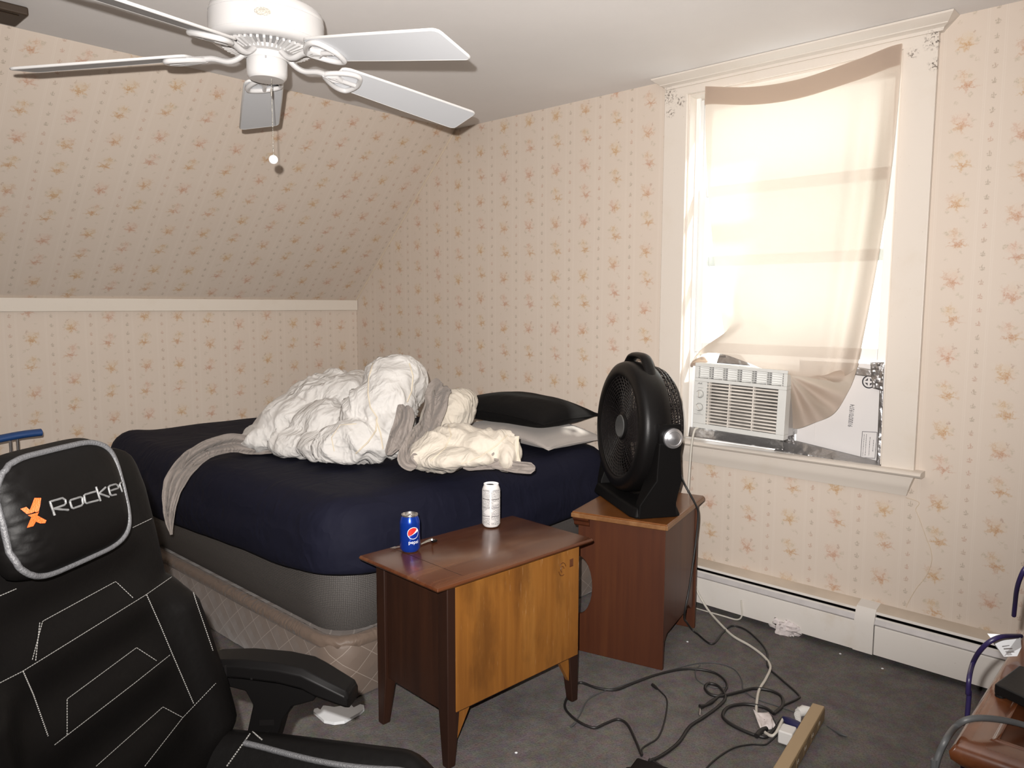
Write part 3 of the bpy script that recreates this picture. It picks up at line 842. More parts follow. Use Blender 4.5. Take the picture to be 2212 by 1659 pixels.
seam([(968,918),(975,940),(960,970),(925,1000)], bvh_cr, fe, 0.003)
seam([(1095,940),(1075,960),(1040,985),(990,1005)], bvh_cr, fe, 0.003)
# flared hem corner of the comforter
g = MB()
def hemfn(u, v):
    a = at(1085+8*v, 942+8*v, 3.02); c = at(1119+14*v-6*math.sin(PI*v), 938+86*v, 2.93-0.02*v)
    st = at(1040+34*v, 955+55*v, 3.0)
    p = st*(1-u)**2+a*2*u*(1-u)+c*u*u
    p = p + Vector((0,0,1))*(0.008*math.sin(v*9+u*5)*u)
    return p
g.grid(hemfn, 14, 22)
g.v = [tuple(Vector(p)-CFO) for p in g.v]
hp = g.build('hem_corner', 'cream_quilt', cf, smooth=180, solid=0.012)
MB().tube([Vector(hemfn(1, i/16))-CFO for i in range(17)], 0.005, 6).build('piping', 'quilt_piping', hp, smooth=60)

# ------------------------------------------------------------------ taupe flat sheet tangled in the comforter
ts = thing('flat_sheet', 'taupe grey flat sheet twisted through the comforter and hanging off the foot', 'bed sheet', (-1.3, -1.3, 0.70))
TSO = Vector(ts.location)
def ribbon(name, ctrl, folds=3, seed=0.0, amp=0.4, k=8):
    """ctrl = (u, v, t, half width px, lateral tilt)"""
    P = catmull([at(u, v, t) for u, v, t, hw, tl in ctrl], k); n = len(P)
    W = []
    for i in range(n):
        s = i/k; j = min(int(s), len(ctrl)-2); q = s-j
        hw = ctrl[j][3]*(1-q)+ctrl[j+1][3]*q; t = ctrl[j][2]*(1-q)+ctrl[j+1][2]*q; tl = ctrl[j][4]*(1-q)+ctrl[j+1][4]*q
        W.append((hw*t/FPX, tl))
    g = MB(); M_ = 28
    for i in range(n):
        T = (P[min(i+1, n-1)]-P[max(i-1, 0)]).normalized()
        V = (P[i]-CAM).normalized()
        lat = T.cross(V).normalized(); dep = lat.cross(T).normalized()
        hw, tl = W[i]; e_ = min(i, n-1-i)/max(1, n-1); hw *= 0.45+0.55*smooth01(e_/0.10)
        for j in range(M_+1):
            s = j/M_*2-1
            ph = s*PI*folds*(0.8+0.5*nz((i*0.05, seed, 2)))+seed+i*0.045+1.4*nz((s*1.6, i*0.07, seed))
            d = hw*amp*math.sin(ph)*(1-0.3*abs(s))-abs(s)**2*hw*0.6+hw*0.45*nz((i*0.11, s*2.4, seed+4))
            g.v.append(tuple(P[i]+lat*(s*hw*(1+0.08*nz((i*0.2, s, seed))))-dep*d*(-1)-TSO))
    for i in range(n-1):
        for j in range(M_): g.f.append((i*(M_+1)+j, i*(M_+1)+j+1, (i+1)*(M_+1)+j+1, (i+1)*(M_+1)+j))
    return g.build(name, 'taupe_sheet', ts, smooth=180, solid=0.004)
ribbon('twisted_end', [(640,965,3.42,14,0),(590,962,3.45,17,0),(545,962,3.44,20,0),(500,957,3.38,20,0),(455,968,3.28,19,0),(418,990,3.18,20,0),(392,1018,3.08,22,0),(374,1050,3.02,21,0),(366,1090,2.98,14,0),(366,1125,2.98,8,0),(370,1155,2.98,4,0)], 2.2, 0.3)
ribbon('upright_fold', [(958,833,3.36,18,0),(946,850,3.30,26,0),(938,885,3.24,24,0),(925,920,3.16,22,0),(905,948,3.04,22,0),(882,985,2.96,20,0)], 2.0, 1.2, 0.3)
ribbon('hanging_fold', [(876,878,3.14,14,0),(874,905,3.08,20,0),(864,935,3.06,20,0),(850,962,3.06,14,0),(836,982,3.06,6,0)], 2.0, 2.0, 0.3)
ribbon('tucked_fold', [(1075,945,3.0,10,0),(1082,970,2.955,18,0),(1070,992,2.94,20,0),(1040,1000,2.945,14,0),(1000,1008,2.95,8,0)], 2.0, 0.5, 0.3)
ribbon('side_fold', [(905,945,3.06,22,0),(888,970,2.98,22,0),(880,995,2.94,20,0),(900,1008,2.93,10,0)], 1.5, 0.9, 0.3)
ribbon('loose_end', [(1060,1000,2.93,10,0),(1095,1006,2.91,11,0),(1125,1010,2.89,12,0),(1156,1012,2.87,13,0)], 1.0, 0.2, 0.15)
ribbon('upper_edge', [(915,835,3.5,5,0),(919,850,3.48,6,0),(917,868,3.46,5,0)], 1.0, 0.2, 0.15)

# ------------------------------------------------------------------ nightstand with plywood back
def nightstand_walnut():
    t = thing('nightstand', 'walnut nightstand turned to show its golden plywood back, soda can on top', 'nightstand', (-1.385, -2.616, 0), math.radians(-2.8))
    x0, x1, y0, y1, zt, zb = -0.288, 0.300, -0.178, 0.188, 0.566, 0.168
    # top: slab with sloped moulded edge
    hx0, hx1, hy0, hy1 = -0.344, 0.345, -0.203, 0.202
    g = MB(); e = 0.024
    lev = [(0.030, 0.556), (0.004, 0.566), (0.0, 0.572), (0.004, 0.579), (e, 0.585)]
    for ins, z in lev: g.v += [(hx0+ins, hy0+ins, z), (hx1-ins, hy0+ins, z), (hx1-ins, hy1-ins, z), (hx0+ins, hy1-ins, z)]
    for k in range(len(lev)-1):
        for i in range(4): g.f.append((k*4+i, k*4+(i+1) % 4, (k+1)*4+(i+1) % 4, (k+1)*4+i))
    g.f += [(3,2,1,0), tuple(16+i for i in range(4))]
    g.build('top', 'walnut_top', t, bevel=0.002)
    MB().box(hx0+0.112, hy0+0.024, 0.5848, hx0+0.114, hy1-0.024, 0.5853).build('inlay_line', 'walnut_dark', t)
    # four legs run the full height as corner posts and taper to the floor
    lw = 0.046
    for sx, X in ((1, x0), (-1, x1)):
        for sy, Y in ((1, y0), (-1, y1)):
            g = MB(); tp = 0.017
            g.v += [p_ for z, w2 in ((0.0, lw-tp), (zb, lw), (0.557, lw)) for p_ in ((X, Y, z), (X+sx*w2, Y, z), (X+sx*w2, Y+sy*w2, z), (X, Y+sy*w2, z))]
            g.f += [(0,1,2,3), (8,9,10,11)]+[(k*4+i, k*4+(i+1) % 4, k*4+4+(i+1) % 4, k*4+4+i) for k in range(2) for i in range(4)]
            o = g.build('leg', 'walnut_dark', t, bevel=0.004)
            MB().lathe([(0, -0.001), (0.008, -0.001), (0.009, 0.003), (0, 0.003)], 10, (X+sx*0.014, Y+sy*0.014, 0.001)).build('glide', 'chain_metal', o)
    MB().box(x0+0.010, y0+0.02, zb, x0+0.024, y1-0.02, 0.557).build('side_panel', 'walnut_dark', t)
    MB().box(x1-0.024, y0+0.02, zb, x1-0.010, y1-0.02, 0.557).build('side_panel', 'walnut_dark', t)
    MB().box(x0+0.030, y0-0.003, zb+0.002, x1-0.006, y0+0.006, 0.556).build('back_panel', 'plywood_back', t, bevel=0.0015)
    # stamp and paper label residue on the back
    MB().box(x1-0.055, y0-0.0036, 0.495, x1-0.037, y0-0.003, 0.522).build('label_residue', 'walnut_top', t)
    st = MB()
    for r0, a0, a1 in ((0.022, 0.3, 2.4), (0.022, 3.3, 5.2), (0.010, 0, 4.4)):
        st.tube([(x1-0.092+r0*0.8*math.cos(a0+(a1-a0)*i/12), y0-0.0034, 0.497+r0*math.sin(a0+(a1-a0)*i/12)) for i in range(13)], 0.0012, 5)
    st.build('ink_stamp', 'red_oak', t)
    MB().box(x0+0.03, y0+0.004, zb-0.004, x1-0.03, y0+0.018, zb+0.018).build('bottom_rail', 'walnut_dark', t)
    for sx, X in ((1, x0+lw-0.004), (-1, x1-lw+0.004)):
        g = MB(); g.prism([(0, 0), (0.052, 0), (0, -0.088)], lambda a, c: (X+sx*a, y0+0.006, zb+0.002+c), lambda a, c: (X+sx*a, y0+0.022, zb+0.002+c))
        g.build('corner_brace', 'plywood_back', t)
    MB().box(x0+0.02, y0+0.01, zb, x1-0.02, y1-0.02, zb+0.012).build('bottom_board', 'walnut_dark', t)
    for k in range(2):
        z0 = zb+0.012+k*0.19
        d = MB().box(x0+lw, y1-0.016, z0, x1-lw, y1+0.002, z0+0.182).build('drawer', 'walnut_dark', t, bevel=0.003)
        MB().lathe([(0.006, 0), (0.006, 0.014), (0.014, 0.018), (0.013, 0.026), (0, 0.028)], 14, (0.006, y1+0.002, z0+0.09), (0, 1, 0)).build('knob', 'chain_metal', d, smooth=40)
    return t
nightstand_walnut()

def nightstand_oak():
    t = thing('nightstand', 'reddish brown nightstand carrying the black drum fan beside the window wall', 'nightstand', (-0.525, -2.668, 0), math.radians(14))
    x0, x1, y0, y1, zt = -0.232, 0.222, -0.190, 0.165, 0.556
    g = MB().box(-0.254, -0.203, zt, 0.250, 0.184, 0.575)
    g.build('top', 'red_oak_top', t, bevel=0.004)
    MB().box(-0.258, -0.206, zt-0.004, 0.253, -0.198, 0.570).build('edge_strip', 'worn_edge', t, bevel=0.003)
    MB().box(-0.259, -0.199, zt-0.004, -0.250, 0.186, 0.570).build('edge_strip', 'worn_edge', t, bevel=0.003)
    # end panel reaches the floor and has a scooped cut-out in its far edge
    poly = [(y0, 0), (y0, zt), (y1, zt), (y1, 0.392)]
    for k in range(1, 12):
        a = PI/2-PI*k/12
        poly.append((y1-0.062*math.cos(a), 0.272+0.12*math.sin(a)))
    poly += [(y1, 0.152), (y1, 0)]
    MB().prism(poly, lambda a, c: (x0, a, c), lambda a, c: (x0+0.018, a, c)).build('end_panel', 'red_oak', t, bevel=0.002)
    MB().prism(poly, lambda a, c: (x1-0.018, a, c), lambda a, c: (x1, a, c)).build('end_panel', 'red_oak', t, bevel=0.002)
    # back panel between the ends with an arched foot
    pb = [(x0+0.018, 0.10), (x0+0.018, zt), (x1-0.018, zt), (x1-0.018, 0.10), (x1-0.05, 0.10), (x1-0.09, 0.13), (x0+0.09, 0.13), (x0+0.05, 0.10)]
    MB().prism(pb, lambda a, c: (a, y0+0.008, c), lambda a, c: (a, y0+0.020, c)).build('back_panel', 'red_oak', t)
    MB().box(x0+0.018, y0+0.02, 0.10, x1-0.018, y1-0.02, 0.114).build('shelf', 'red_oak', t)
    MB().box(x0+0.018, y1-0.022, 0.50, x1-0.018, y1-0.004, zt).build('front_rail', 'red_oak', t)
    # moulding under the top at the far end
    MB().prism([(0, 0), (-0.020, 0), (-0.018, -0.012), (-0.008, -0.022), (-0.006, -0.034), (0, -0.04)], lambda a, c: (x0+a, y1-0.05, zt+c), lambda a, c: (x0+a, y1+0.016, zt+c)).build('cornice_block', 'red_oak', t)
nightstand_oak()

# ------------------------------------------------------------------ things on the walnut nightstand
TZ = 0.5865
def can_body(R, Hh, neck):
    return [(0, 0.004), (R*0.60, 0.003), (R*0.74, 0.0), (R*0.80, 0.002), (R, 0.012), (R, Hh-neck-0.006), (R*0.985, Hh-neck), (R*0.86, Hh-0.010), (R*0.80, Hh-0.005)]
def can_lid(R, Hh):
    return [(R*0.80, Hh-0.006), (R*0.83, Hh-0.001), (R*0.81, Hh), (R*0.76, Hh-0.004), (R*0.72, Hh-0.006), (0, Hh-0.006)]
p = hit(886, 1189, 2, TZ)
R = 0.0331
can = thing('soda_can', 'blue soda can with a red white and blue round emblem on the walnut nightstand', 'can', p)
MB().lathe(can_body(R, 0.122, 0.022)[3:], 40).build('body', 'can_blue', can, smooth=50)
MB().lathe(can_body(R, 0.122, 0.022)[:4], 40).build('base', 'can_alu', can, smooth=50)
lid = MB().lathe(can_lid(R, 0.122), 40).build('lid', 'can_alu', can, smooth=50)
MB().tube([(0.004+0.009*math.cos(a*0.5), 0.007*math.sin(a*0.5), 0.1178) for a in range(13)], 0.0014, 6, closed=False).build('pull_tab', 'can_alu', lid, smooth=60)
MB().lathe([(0, 0.1162), (0.010, 0.1162), (0.0095, 0.1166), (0, 0.1166)], 20, (-0.010, -0.006, 0)).build('opening', 'dark_void', lid)
tocam = math.atan2(CAM.y-p.y, CAM.x-p.x)
def wrap(a, c, rr=R+0.0004):
    th = tocam+0.33+a/R
    return (rr*math.cos(th), rr*math.sin(th), c)
# emblem: white disc, red cap, blue base
def disc_piece(fn, name, m, off, par):
    g = MB(); NX, NY = 26, 26; idx = {}
    for i in range(NX+1):
        for j in range(NY+1):
            lo, hi = fn(i/NX); a = -0.0195+0.039*i/NX
            idx[i, j] = len(g.v); g.v.append(wrap(a, 0.066+lo+(hi-lo)*j/NY, R+off))
    for i in range(NX):
        for j in range(NY): g.f.append((idx[i, j], idx[i+1, j], idx[i+1, j+1], idx[i, j+1]))
    return g.build(name, m, par)
E_R = 0.0195
def circ(q, r=E_R):
    a = -0.0195+0.039*q
    return math.sqrt(max(0, r*r-a*a)) if abs(a) < r else 0.0
emb = disc_piece(lambda q: (-circ(q), circ(q)), 'emblem', 'can_white', 0.0004, can)
wave_lo = lambda q: -0.011+0.030*q**1.9-0.002
wave_hi = lambda q: -0.007+0.016*q+0.010*q**3
ri = 0.0178
def clampc(q, v): return max(-circ(q, ri), min(circ(q, ri), v))
disc_piece(lambda q: (clampc(q, -0.0085+0.034*q**2.2), circ(q, ri)), 'red_field', 'can_red', 0.0007, emb)
disc_piece(lambda q: (-circ(q, ri), clampc(q, -0.0105+0.017*q**1.3)), 'blue_field', 'can_logo_blue', 0.0007, emb)
vs, fs = text_mesh('pepsi', 0.0165)
MB().add([wrap(v.x+0.001, 0.0365+v.y, R+0.0007) for v in vs], fs).build('lettering', 'can_white', can)

p = hit(1061, 1136, 2, TZ); R2 = 0.0330
can2 = thing('drink_can', 'tall white can printed with rows of small black text on the walnut nightstand', 'can', p)
th0 = math.atan2(CAM.y-p.y, CAM.x-p.x)
g = MB(); prof = can_body(R2, 0.157, 0.02)[3:]; n = 48
me = bpy.data.meshes.new('body'); vv = []; ff = []; uvv = []
for r, h in prof:
    for j in range(n+1):
        a = 2*PI*j/n+th0+PI; vv.append((r*math.cos(a), r*math.sin(a), h)); uvv.append((j/n*2*PI*R2+0.018, h))
for i in range(len(prof)-1):
    for j in range(n): ff.append((i*(n+1)+j, i*(n+1)+j+1, (i+1)*(n+1)+j+1, (i+1)*(n+1)+j))
me.from_pydata(vv, [], ff); ul = me.uv_layers.new(name='UVMap')
for lp in me.loops: ul.data[lp.index].uv = uvv[lp.vertex_index]
finish(me, 'body', 'can_print', can2, smooth=50)
MB().lathe(can_body(R2, 0.157, 0.02)[:4], 32).build('base', 'can_alu', can2, smooth=50)
lid = MB().lathe(can_lid(R2, 0.157), 32).build('lid', 'can_white', can2, smooth=50)
MB().lathe([(0, 0.1512), (0.014, 0.1512), (0.0135, 0.1517), (0, 0.1517)], 20, (-0.002, 0.004, 0)).build('opening', 'dark_void', lid)

# fork lying behind the soda can
fk = thing('fork', 'small metal fork lying flat behind the blue soda can', 'fork', hit(857, 1184, 2, TZ))
fo = Vector(fk.location)
def fp(u, v, dz=0.0): return hit(u, v, 2, TZ+0.002)-fo+Vector((0, 0, dz))
for k in range(4):
    a, c = fp(843+k*3.0, 1186-k*0.6+k*0.9, 0.003), fp(853+k*2.2, 1181-k*0.4+k*0.7)
    MB().tube([a, (a+c)/2, c], 0.0009, 6).build('tine', 'chrome', fk)
MB().tube([fp(856, 1182), fp(862, 1181), fp(880, 1180), fp(905, 1177)], [0.0045, 0.004, 0.002, 0.003], 8, flat=0.3).build('handle', 'chrome', fk, smooth=60)
# clip beside the can
cl = thing('nail_clipper', 'small open metal clipper lying beside the blue soda can', 'clipper', hit(922, 1172, 2, TZ))
co_ = Vector(cl.location)
def cp(u, v, z): return hit(u, v, 2, TZ+z)-co_
MB().tube([cp(908, 1176, 0.003), cp(922, 1170, 0.003), cp(938, 1166, 0.003)], [0.003, 0.005, 0.005], 8, flat=0.5).build('lower_lever', 'chain_metal', cl, smooth=60)
MB().tube([cp(909, 1175, 0.012), cp(922, 1168, 0.017), cp(934, 1163, 0.022)], [0.003, 0.004, 0.005], 8, flat=0.4).build('upper_lever', 'chain_metal', cl, smooth=60)
MB().tube([cp(934, 1170, 0.004), cp(943, 1167, 0.004)], 0.0045, 8).build('jaw', 'black_plastic', cl, smooth=60)
MB().tube([cp(932, 1168, 0.003), cp(933, 1166, 0.026)], 0.0022, 8).build('pin', 'chrome', cl, smooth=60)

# ------------------------------------------------------------------ drum fan on the oak nightstand
df = thing('drum_fan', 'large round black floor fan standing on the reddish nightstand, silver side knob', 'fan', (-0.546, -2.655, 0.575), math.atan2(0.555, -0.832))
# local: +x = the way the fan blows, z up, pivot axis along y
FR, FZ = 0.262, 0.318
tiltm = Matrix.Rotation(math.radians(-3), 4, 'Y')
def dl(v): return tuple(tiltm @ Vector(v) + Vector((0, 0, FZ)))
def dpart(mb, name, m, par=None, **k):
    mb.v = [dl(v) for v in mb.v]
    return mb.build(name, m, par or df, **k)
X = (1, 0, 0)
dpart(MB().lathe([(0.205, 0.070), (0.212, 0.075), (FR-0.022, 0.073), (FR-0.006, 0.062), (FR, 0.045), (FR, -0.010), (FR-0.004, -0.030), (FR-0.012, -0.045), (FR-0.016, -0.045), (FR-0.010, -0.01), (FR-0.012, 0.05), (0.205, 0.062), (0.205, 0.070)], 64, (0,0,0), X), 'shroud', 'black_plastic', smooth=40)
# front grille: concentric rings in a shallow dish with spiral ribs
g = MB()
def dish(r): return 0.066-0.016*(1-(r/0.21)**2)
for k in range(13):
    r = 0.055+k*0.0122
    g.tube([(dish(r), r*math.cos(2*PI*i/48), r*math.sin(2*PI*i/48)) for i in range(48)], 0.0016, 5, closed=True)
fg = dpart(g, 'front_grille', 'drum_grille', smooth=60)
g = MB()
for k in range(40):
    pts = []
    for i in range(9):
        r = 0.048+i*(0.207-0.048)/8; a = 2*PI*k/40+0.55*(i/8)
        pts.append((dish(r)-0.002, r*math.cos(a), r*math.sin(a)))
    g.tube(pts, 0.0014, 4)
dpart(g, 'grille_ribs', 'drum_grille', fg)['kind'] = 'stuff'
dpart(MB().lathe([(0.054, 0.040), (0.056, 0.056), (0.050, 0.062), (0.0, 0.064)], 36, (0,0,0), X), 'hub_cap', 'black_plastic', fg, smooth=40)
dpart(MB().lathe([(0.0, 0.0655), (0.043, 0.0655), (0.046, 0.062)], 36, (0,0,0), X), 'hub_badge', 'hub_grey', fg, smooth=40)
# rear grille cage
g = MB()
for r, x in ((0.246, -0.06), (0.243, -0.076), (0.236, -0.092), (0.222, -0.106), (0.200, -0.115), (0.17, -0.121), (0.14, -0.125), (0.11, -0.128), (0.08, -0.13)):
    g.tube([(x, r*math.cos(2*PI*i/48), r*math.sin(2*PI*i/48)) for i in range(48)], 0.0028, 5, closed=True)
rg = dpart(g, 'rear_grille', 'drum_grille', smooth=60)
g = MB()
for k in range(72):
    a = 2*PI*k/72
    g.tube([(x, r*math.cos(a), r*math.sin(a)) for r, x in ((0.248, -0.040), (0.246, -0.06), (0.236, -0.092), (0.200, -0.115), (0.14, -0.125), (0.07, -0.13))], 0.0022, 4)
dpart(g, 'cage_ribs', 'drum_grille', rg)['kind'] = 'stuff'
dpart(MB().lathe([(0.0, -0.135), (0.07, -0.135), (0.075, -0.12), (0.06, 0.02), (0, 0.02)], 28, (0,0,0), X), 'motor', 'black_matte', smooth=40)
dpart(MB().box(-0.150, -0.012, -0.085, -0.130, 0.012, -0.055), 'speed_switch', 'black_plastic', bevel=0.004)
# rotor blades
for k in range(3):
    a0 = 2*PI*k/3+0.4
    def bl(u, v):
        r = 0.05+0.145*u; a = a0+(v-0.5)*(0.75+0.35*u)
        return (0.012+0.035*(v-0.5)*(1-0.4*u), r*math.cos(a), r*math.sin(a))
    dpart(MB().grid(bl, 8, 8), 'rotor_blade', 'black_matte', smooth=180, solid=0.003)
# handle notch on top
g = MB().tube(catmull([(0.0, -0.135, FR-0.055), (0.0, -0.095, FR-0.006), (0.0, -0.05, FR+0.022), (0.0, 0.05, FR+0.022), (0.0, 0.095, FR-0.006), (0.0, 0.135, FR-0.055)], 5), 0.024, 12, flat=0.55)
dpart(g, 'handle', 'black_plastic', smooth=60)
# U-shaped bracket, pivots and foot (not tilted)
g = MB(); arc = []
for k in range(25):
    a = PI+PI*k/24
    arc.append((-0.022, (FR+0.016)*math.cos(a), FZ+(FR+0.016)*math.sin(a)))
arc = [(-0.022, -FR-0.016, FZ+0.05)]+arc+[(-0.022, FR+0.016, FZ+0.05)]
for i, q in enumerate(arc):
    nrm = Vector((0, q[1], q[2]-FZ)).normalized() if 0 < i < len(arc)-1 else Vector((0, q[1], 0)).normalized()
    for dx, dn in ((-0.042, -0.005), (0.042, -0.005), (0.042, 0.012), (-0.042, 0.012)):
        v = Vector(q)+nrm*dn+Vector((dx, 0, 0)); g.v.append(tuple(v))
for i in range(len(arc)-1):
    for j in range(4): g.f.append((i*4+j, i*4+(j+1) % 4, (i+1)*4+(j+1) % 4, (i+1)*4+j))
g.f += [(0,1,2,3), tuple((len(arc)-1)*4+j for j in range(4))]
g.build('bracket', 'black_plastic', df, smooth=40)
for s in (-1, 1):
    g = MB().prism([(-0.085, 0.0), (0.075, 0.0), (0.070, 0.055), (0.030, 0.16), (0.022, 0.30), (-0.066, 0.30), (-0.070, 0.16), (-0.080, 0.055)], lambda a, c: (a, s*(0.195 if c < 0.2 else FR+0.006), c), lambda a, c: (a, s*(0.235 if c < 0.1 else FR+0.030), c))
    g.build('upright', 'black_matte', df, bevel=0.006)
    kb = MB().lathe([(0.036, -0.004), (0.039, 0.004), (0.037, 0.012), (0.027, 0.018), (0.025, 0.0165), (0.016, 0.021), (0, 0.023)], 36, (-0.030, s*(FR+0.030), FZ), (0, s, 0)).build('knob', 'brushed_knob', df, smooth=40)
g = MB().prism([(-0.10, -0.235), (0.085, -0.235), (0.10, -0.20), (0.10, 0.20), (0.085, 0.235), (-0.10, 0.235), (-0.112, 0.20), (-0.112, -0.20)], lambda a, c: (a, c, 0.001), lambda a, c: (a*0.85, c*0.96, 0.042))
g.build('foot', 'black_matte', df, bevel=0.01)
# fan cable hanging behind the nightstand down to the floor
def cord(name, label, ctrl, r, m, k=6, cat='cable', n=7, group=None, parent=None):
    """ctrl: world points or (u, v) floor pixels; a cable fixed to a thing is its part"""
    pts = [Vector(c) if len(c) == 3 else hit(c[0], c[1], 2, r+0.001) for c in ctrl]
    pts = catmull(pts, k)
    for q in pts: q.z = max(q.z, r+0.0005)
    if parent:
        inv = (Matrix.Translation(parent.location) @ parent.rotation_euler.to_matrix().to_4x4()).inverted()
        return MB().tube([inv @ q for q in pts], r, n).build(name, m, parent, smooth=60)
    o0 = pts[0].copy()
    o = MB().tube([q-o0 for q in pts], r, n).build(name, m, None, smooth=60); o.location = o0
    return tag(o, label, cat, group)

# ------------------------------------------------------------------ window air conditioner
ac = thing('air_conditioner', 'off-white window air conditioner set in the lower left of the window', 'air conditioner', (-0.130, -2.680, 0.8445), 0, rx=math.radians(1.4))
AW, AH = 0.417, 0.286
def ap(name, m, par, x0, y0, z0, x1, y1, z1, **k):
    return MB().box(x0, -y0, z0, x1, -y1, z1).build(name, m, par, **k)
ap('casing', 'ac_metal', ac, 0.046, 0.012, 0.006, 0.42, AW-0.010, AH-0.010, bevel=0.004)
fr = bpy.data.objects.new('front_panel', None)
g = MB()
g.box(0, 0, 0, 0.045, -AW, 0.021)                       # bottom bar
g.box(0, 0, 0.206, 0.045, -AW, 0.221)                   # bar between grille and vents
g.box(0, 0, 0.272, 0.045, -AW, AH)                      # top bar
g.box(0, 0, 0.021, 0.045, -0.062, 0.206)                # control side
g.box(0, -0.382, 0.021, 0.045, -AW, 0.206)
g.box(0, 0, 0.221, 0.045, -0.018, 0.272); g.box(0, -AW+0.016, 0.221, 0.045, -AW, 0.272)
g.build('front_panel', 'ac_plastic', ac, bevel=0.002)
ap('grille_back', 'ac_dark', ac, 0.030, 0.062, 0.021, 0.036, 0.382, 0.206)
ap('vent_back', 'vent_grey', ac, 0.034, 0.018, 0.221, 0.040, AW-0.016, 0.272)
for k in range(13):
    z = 0.0245+k*0.0142
    ap('grille_slat', 'ac_slat', ac, 0.001, 0.062, z, 0.016, 0.382, z+0.0062)
for y in (0.072, 0.166, 0.275):
    ap('grille_post', 'ac_slat', ac, 0.004, y-0.003, 0.021, 0.020, y+0.003, 0.206)
for k in range(5):
    z = 0.227+k*0.0095
    ap('vent_louver', 'ac_plastic', ac, 0.002, 0.018, z, 0.010, AW-0.016, z+0.0022)
for k in range(6):
    y = 0.020+k*0.0655
    MB().hexa([(0.012, -y, 0.222), (0.014, -y-0.001, 0.222), (0.034, -y-0.046, 0.222), (0.032, -y-0.046, 0.222)], [(0.012, -y, 0.271), (0.014, -y-0.001, 0.271), (0.034, -y-0.046, 0.271), (0.032, -y-0.046, 0.271)]).build('vent_vane', 'ac_plastic', ac)
    ap('vent_divider', 'ac_plastic', ac, 0.001, y+0.047, 0.221, 0.020, y+0.050, 0.272)
for z, an in ((0.151, 1.57), (0.093, 0.9)):
    kn = MB().lathe([(0.0155, 0), (0.0155, 0.003), (0.0135, 0.010), (0.0125, 0.012), (0, 0.012)], 28, (0, -0.031, z), (-1, 0, 0)).build('dial', 'ac_plastic', ac, smooth=40)
    MB().lathe([(0.0165, 0.0), (0.0178, 0.0), (0.0178, 0.0006), (0.0165, 0.0006)], 28, (0, -0.031, z), (-1, 0, 0)).build('dial_ring', 'ac_dark', kn)
    MB().obox((-0.0125, -0.031, z), (0.0012, 0, 0), (0, math.cos(an)*0.012, math.sin(an)*0.012), (0, -math.sin(an)*0.002, math.cos(an)*0.002)).build('pointer', 'ac_slat', kn)
g = MB()
for (y, z, w_) in ((0.020, 0.178, 0.026), (0.022, 0.066, 0.018), (0.006, 0.060, 0.044)):
    g.box(-0.0004, -y, z, 0, -y-w_, z+0.0012)
for dz in (0.151, 0.093):
    for a in (0.6, 1.3, 2.0, 2.7, -0.6, 3.8):
        g.box(-0.0004, -0.031-0.0215*math.cos(a), dz+0.0215*math.sin(a), 0, -0.0325-0.0215*math.cos(a), dz+0.0015+0.0215*math.sin(a))
g.build('dial_marks', 'vent_grey', ac)['kind'] = 'stuff'
vs, fs = text_mesh('AK', 0.014)
MB().add([(-0.0006, -0.030-v.x*1.3-v.y*0.3, 0.197+v.y*0.8) for v in vs], fs).build('brand_mark', 'ink', ac)

# ------------------------------------------------------------------ curtain
CXP = -0.040
top_c = [(0.0, (1525,187)), (0.25, (1625,188)), (0.5, (1735,170)), (0.75, (1850,130)), (0.92, (1920,103)), (1.0, (1950,95))]
bot_c = [(0.0, (1490,792)), (0.05, (1512,766)), (0.14, (1556,764)), (0.26, (1606,780)), (0.40, (1655,799)), (0.54, (1703,809)), (0.68, (1750,816)), (0.80, (1795,822)), (0.90, (1830,810)), (1.0, (1853,790))]
low_c = [(0.0, (1702,850)), (0.12, (1706,900)), (0.24, (1715,926)), (0.42, (1757,914)), (0.64, (1802,892)), (0.82, (1836,838)), (1.0, (1853,790))]
def ppx(tab, s):
    n = len(tab)
    for i in range(n-1):
        if s <= tab[i+1][0]:
            q = (s-tab[i][0])/(tab[i+1][0]-tab[i][0])
            P = [Vector(tab[max(0, min(n-1, i+k))][1]) for k in (-1, 0, 1, 2)]
            m1, m2 = (P[2]-P[0])*0.5, (P[3]-P[1])*0.5
            return P[1]*(2*q**3-3*q*q+1)+m1*(q**3-2*q*q+q)+P[2]*(3*q*q-2*q**3)+m2*(q**3-q*q)
    return Vector(tab[-1][1])
def smooth01(x): x = max(0, min(1, x)); return x*x*(3-2*x)
def curt(s, t):
    a, c = ppx(top_c, s), ppx(bot_c, s)
    q = a+(c-a)*t
    # right edge bows out a little, left edge hangs straight before it is pulled aside
    q.x += 14*math.sin(PI*t)*smooth01((s-0.35)/0.65)
    q.x += 70*min(1, t/0.88)**1.6*(1-smooth01((t-0.88)/0.12))*smooth01((0.6-s)/0.6)
    x = CXP
    x += -0.010*math.sin(s*9+t*1.2)*smooth01(t*1.4)*(0.3+0.5*t)
    x += -0.026*smooth01((s-0.70)/0.15)*math.sin((s-0.70)*26+t*1.4)*smooth01(t*3)
    x -= 0.085*smooth01((t-0.62)/0.38)*smooth01((s-0.02)/0.1)
    x -= 0.025*smooth01((t-0.85)/0.15)*(1-smooth01((s-0.2)/0.35))
    return hit(q.x, q.y, 0, x)
def pouch(s, t):
    """gathered end hanging below the fold, pleats radiating from the corner of the air conditioner"""
    a = Vector((1702+(1853-1702)*s, 800+10*math.sin(PI*s)-10*s)); c = ppx(low_c, s)
    q = a+(c-a)*t
    d = math.hypot(q.x-1702, q.y-808); ang = math.atan2(q.y-808, q.x-1702+1e-6)
    x = -0.112+0.075*t*(1-0.4*s)-0.034*math.sin(ang*11.0+0.6)*smooth01(d/90)*(1-0.2*t)
    return hit(q.x, q.y, 0, x)
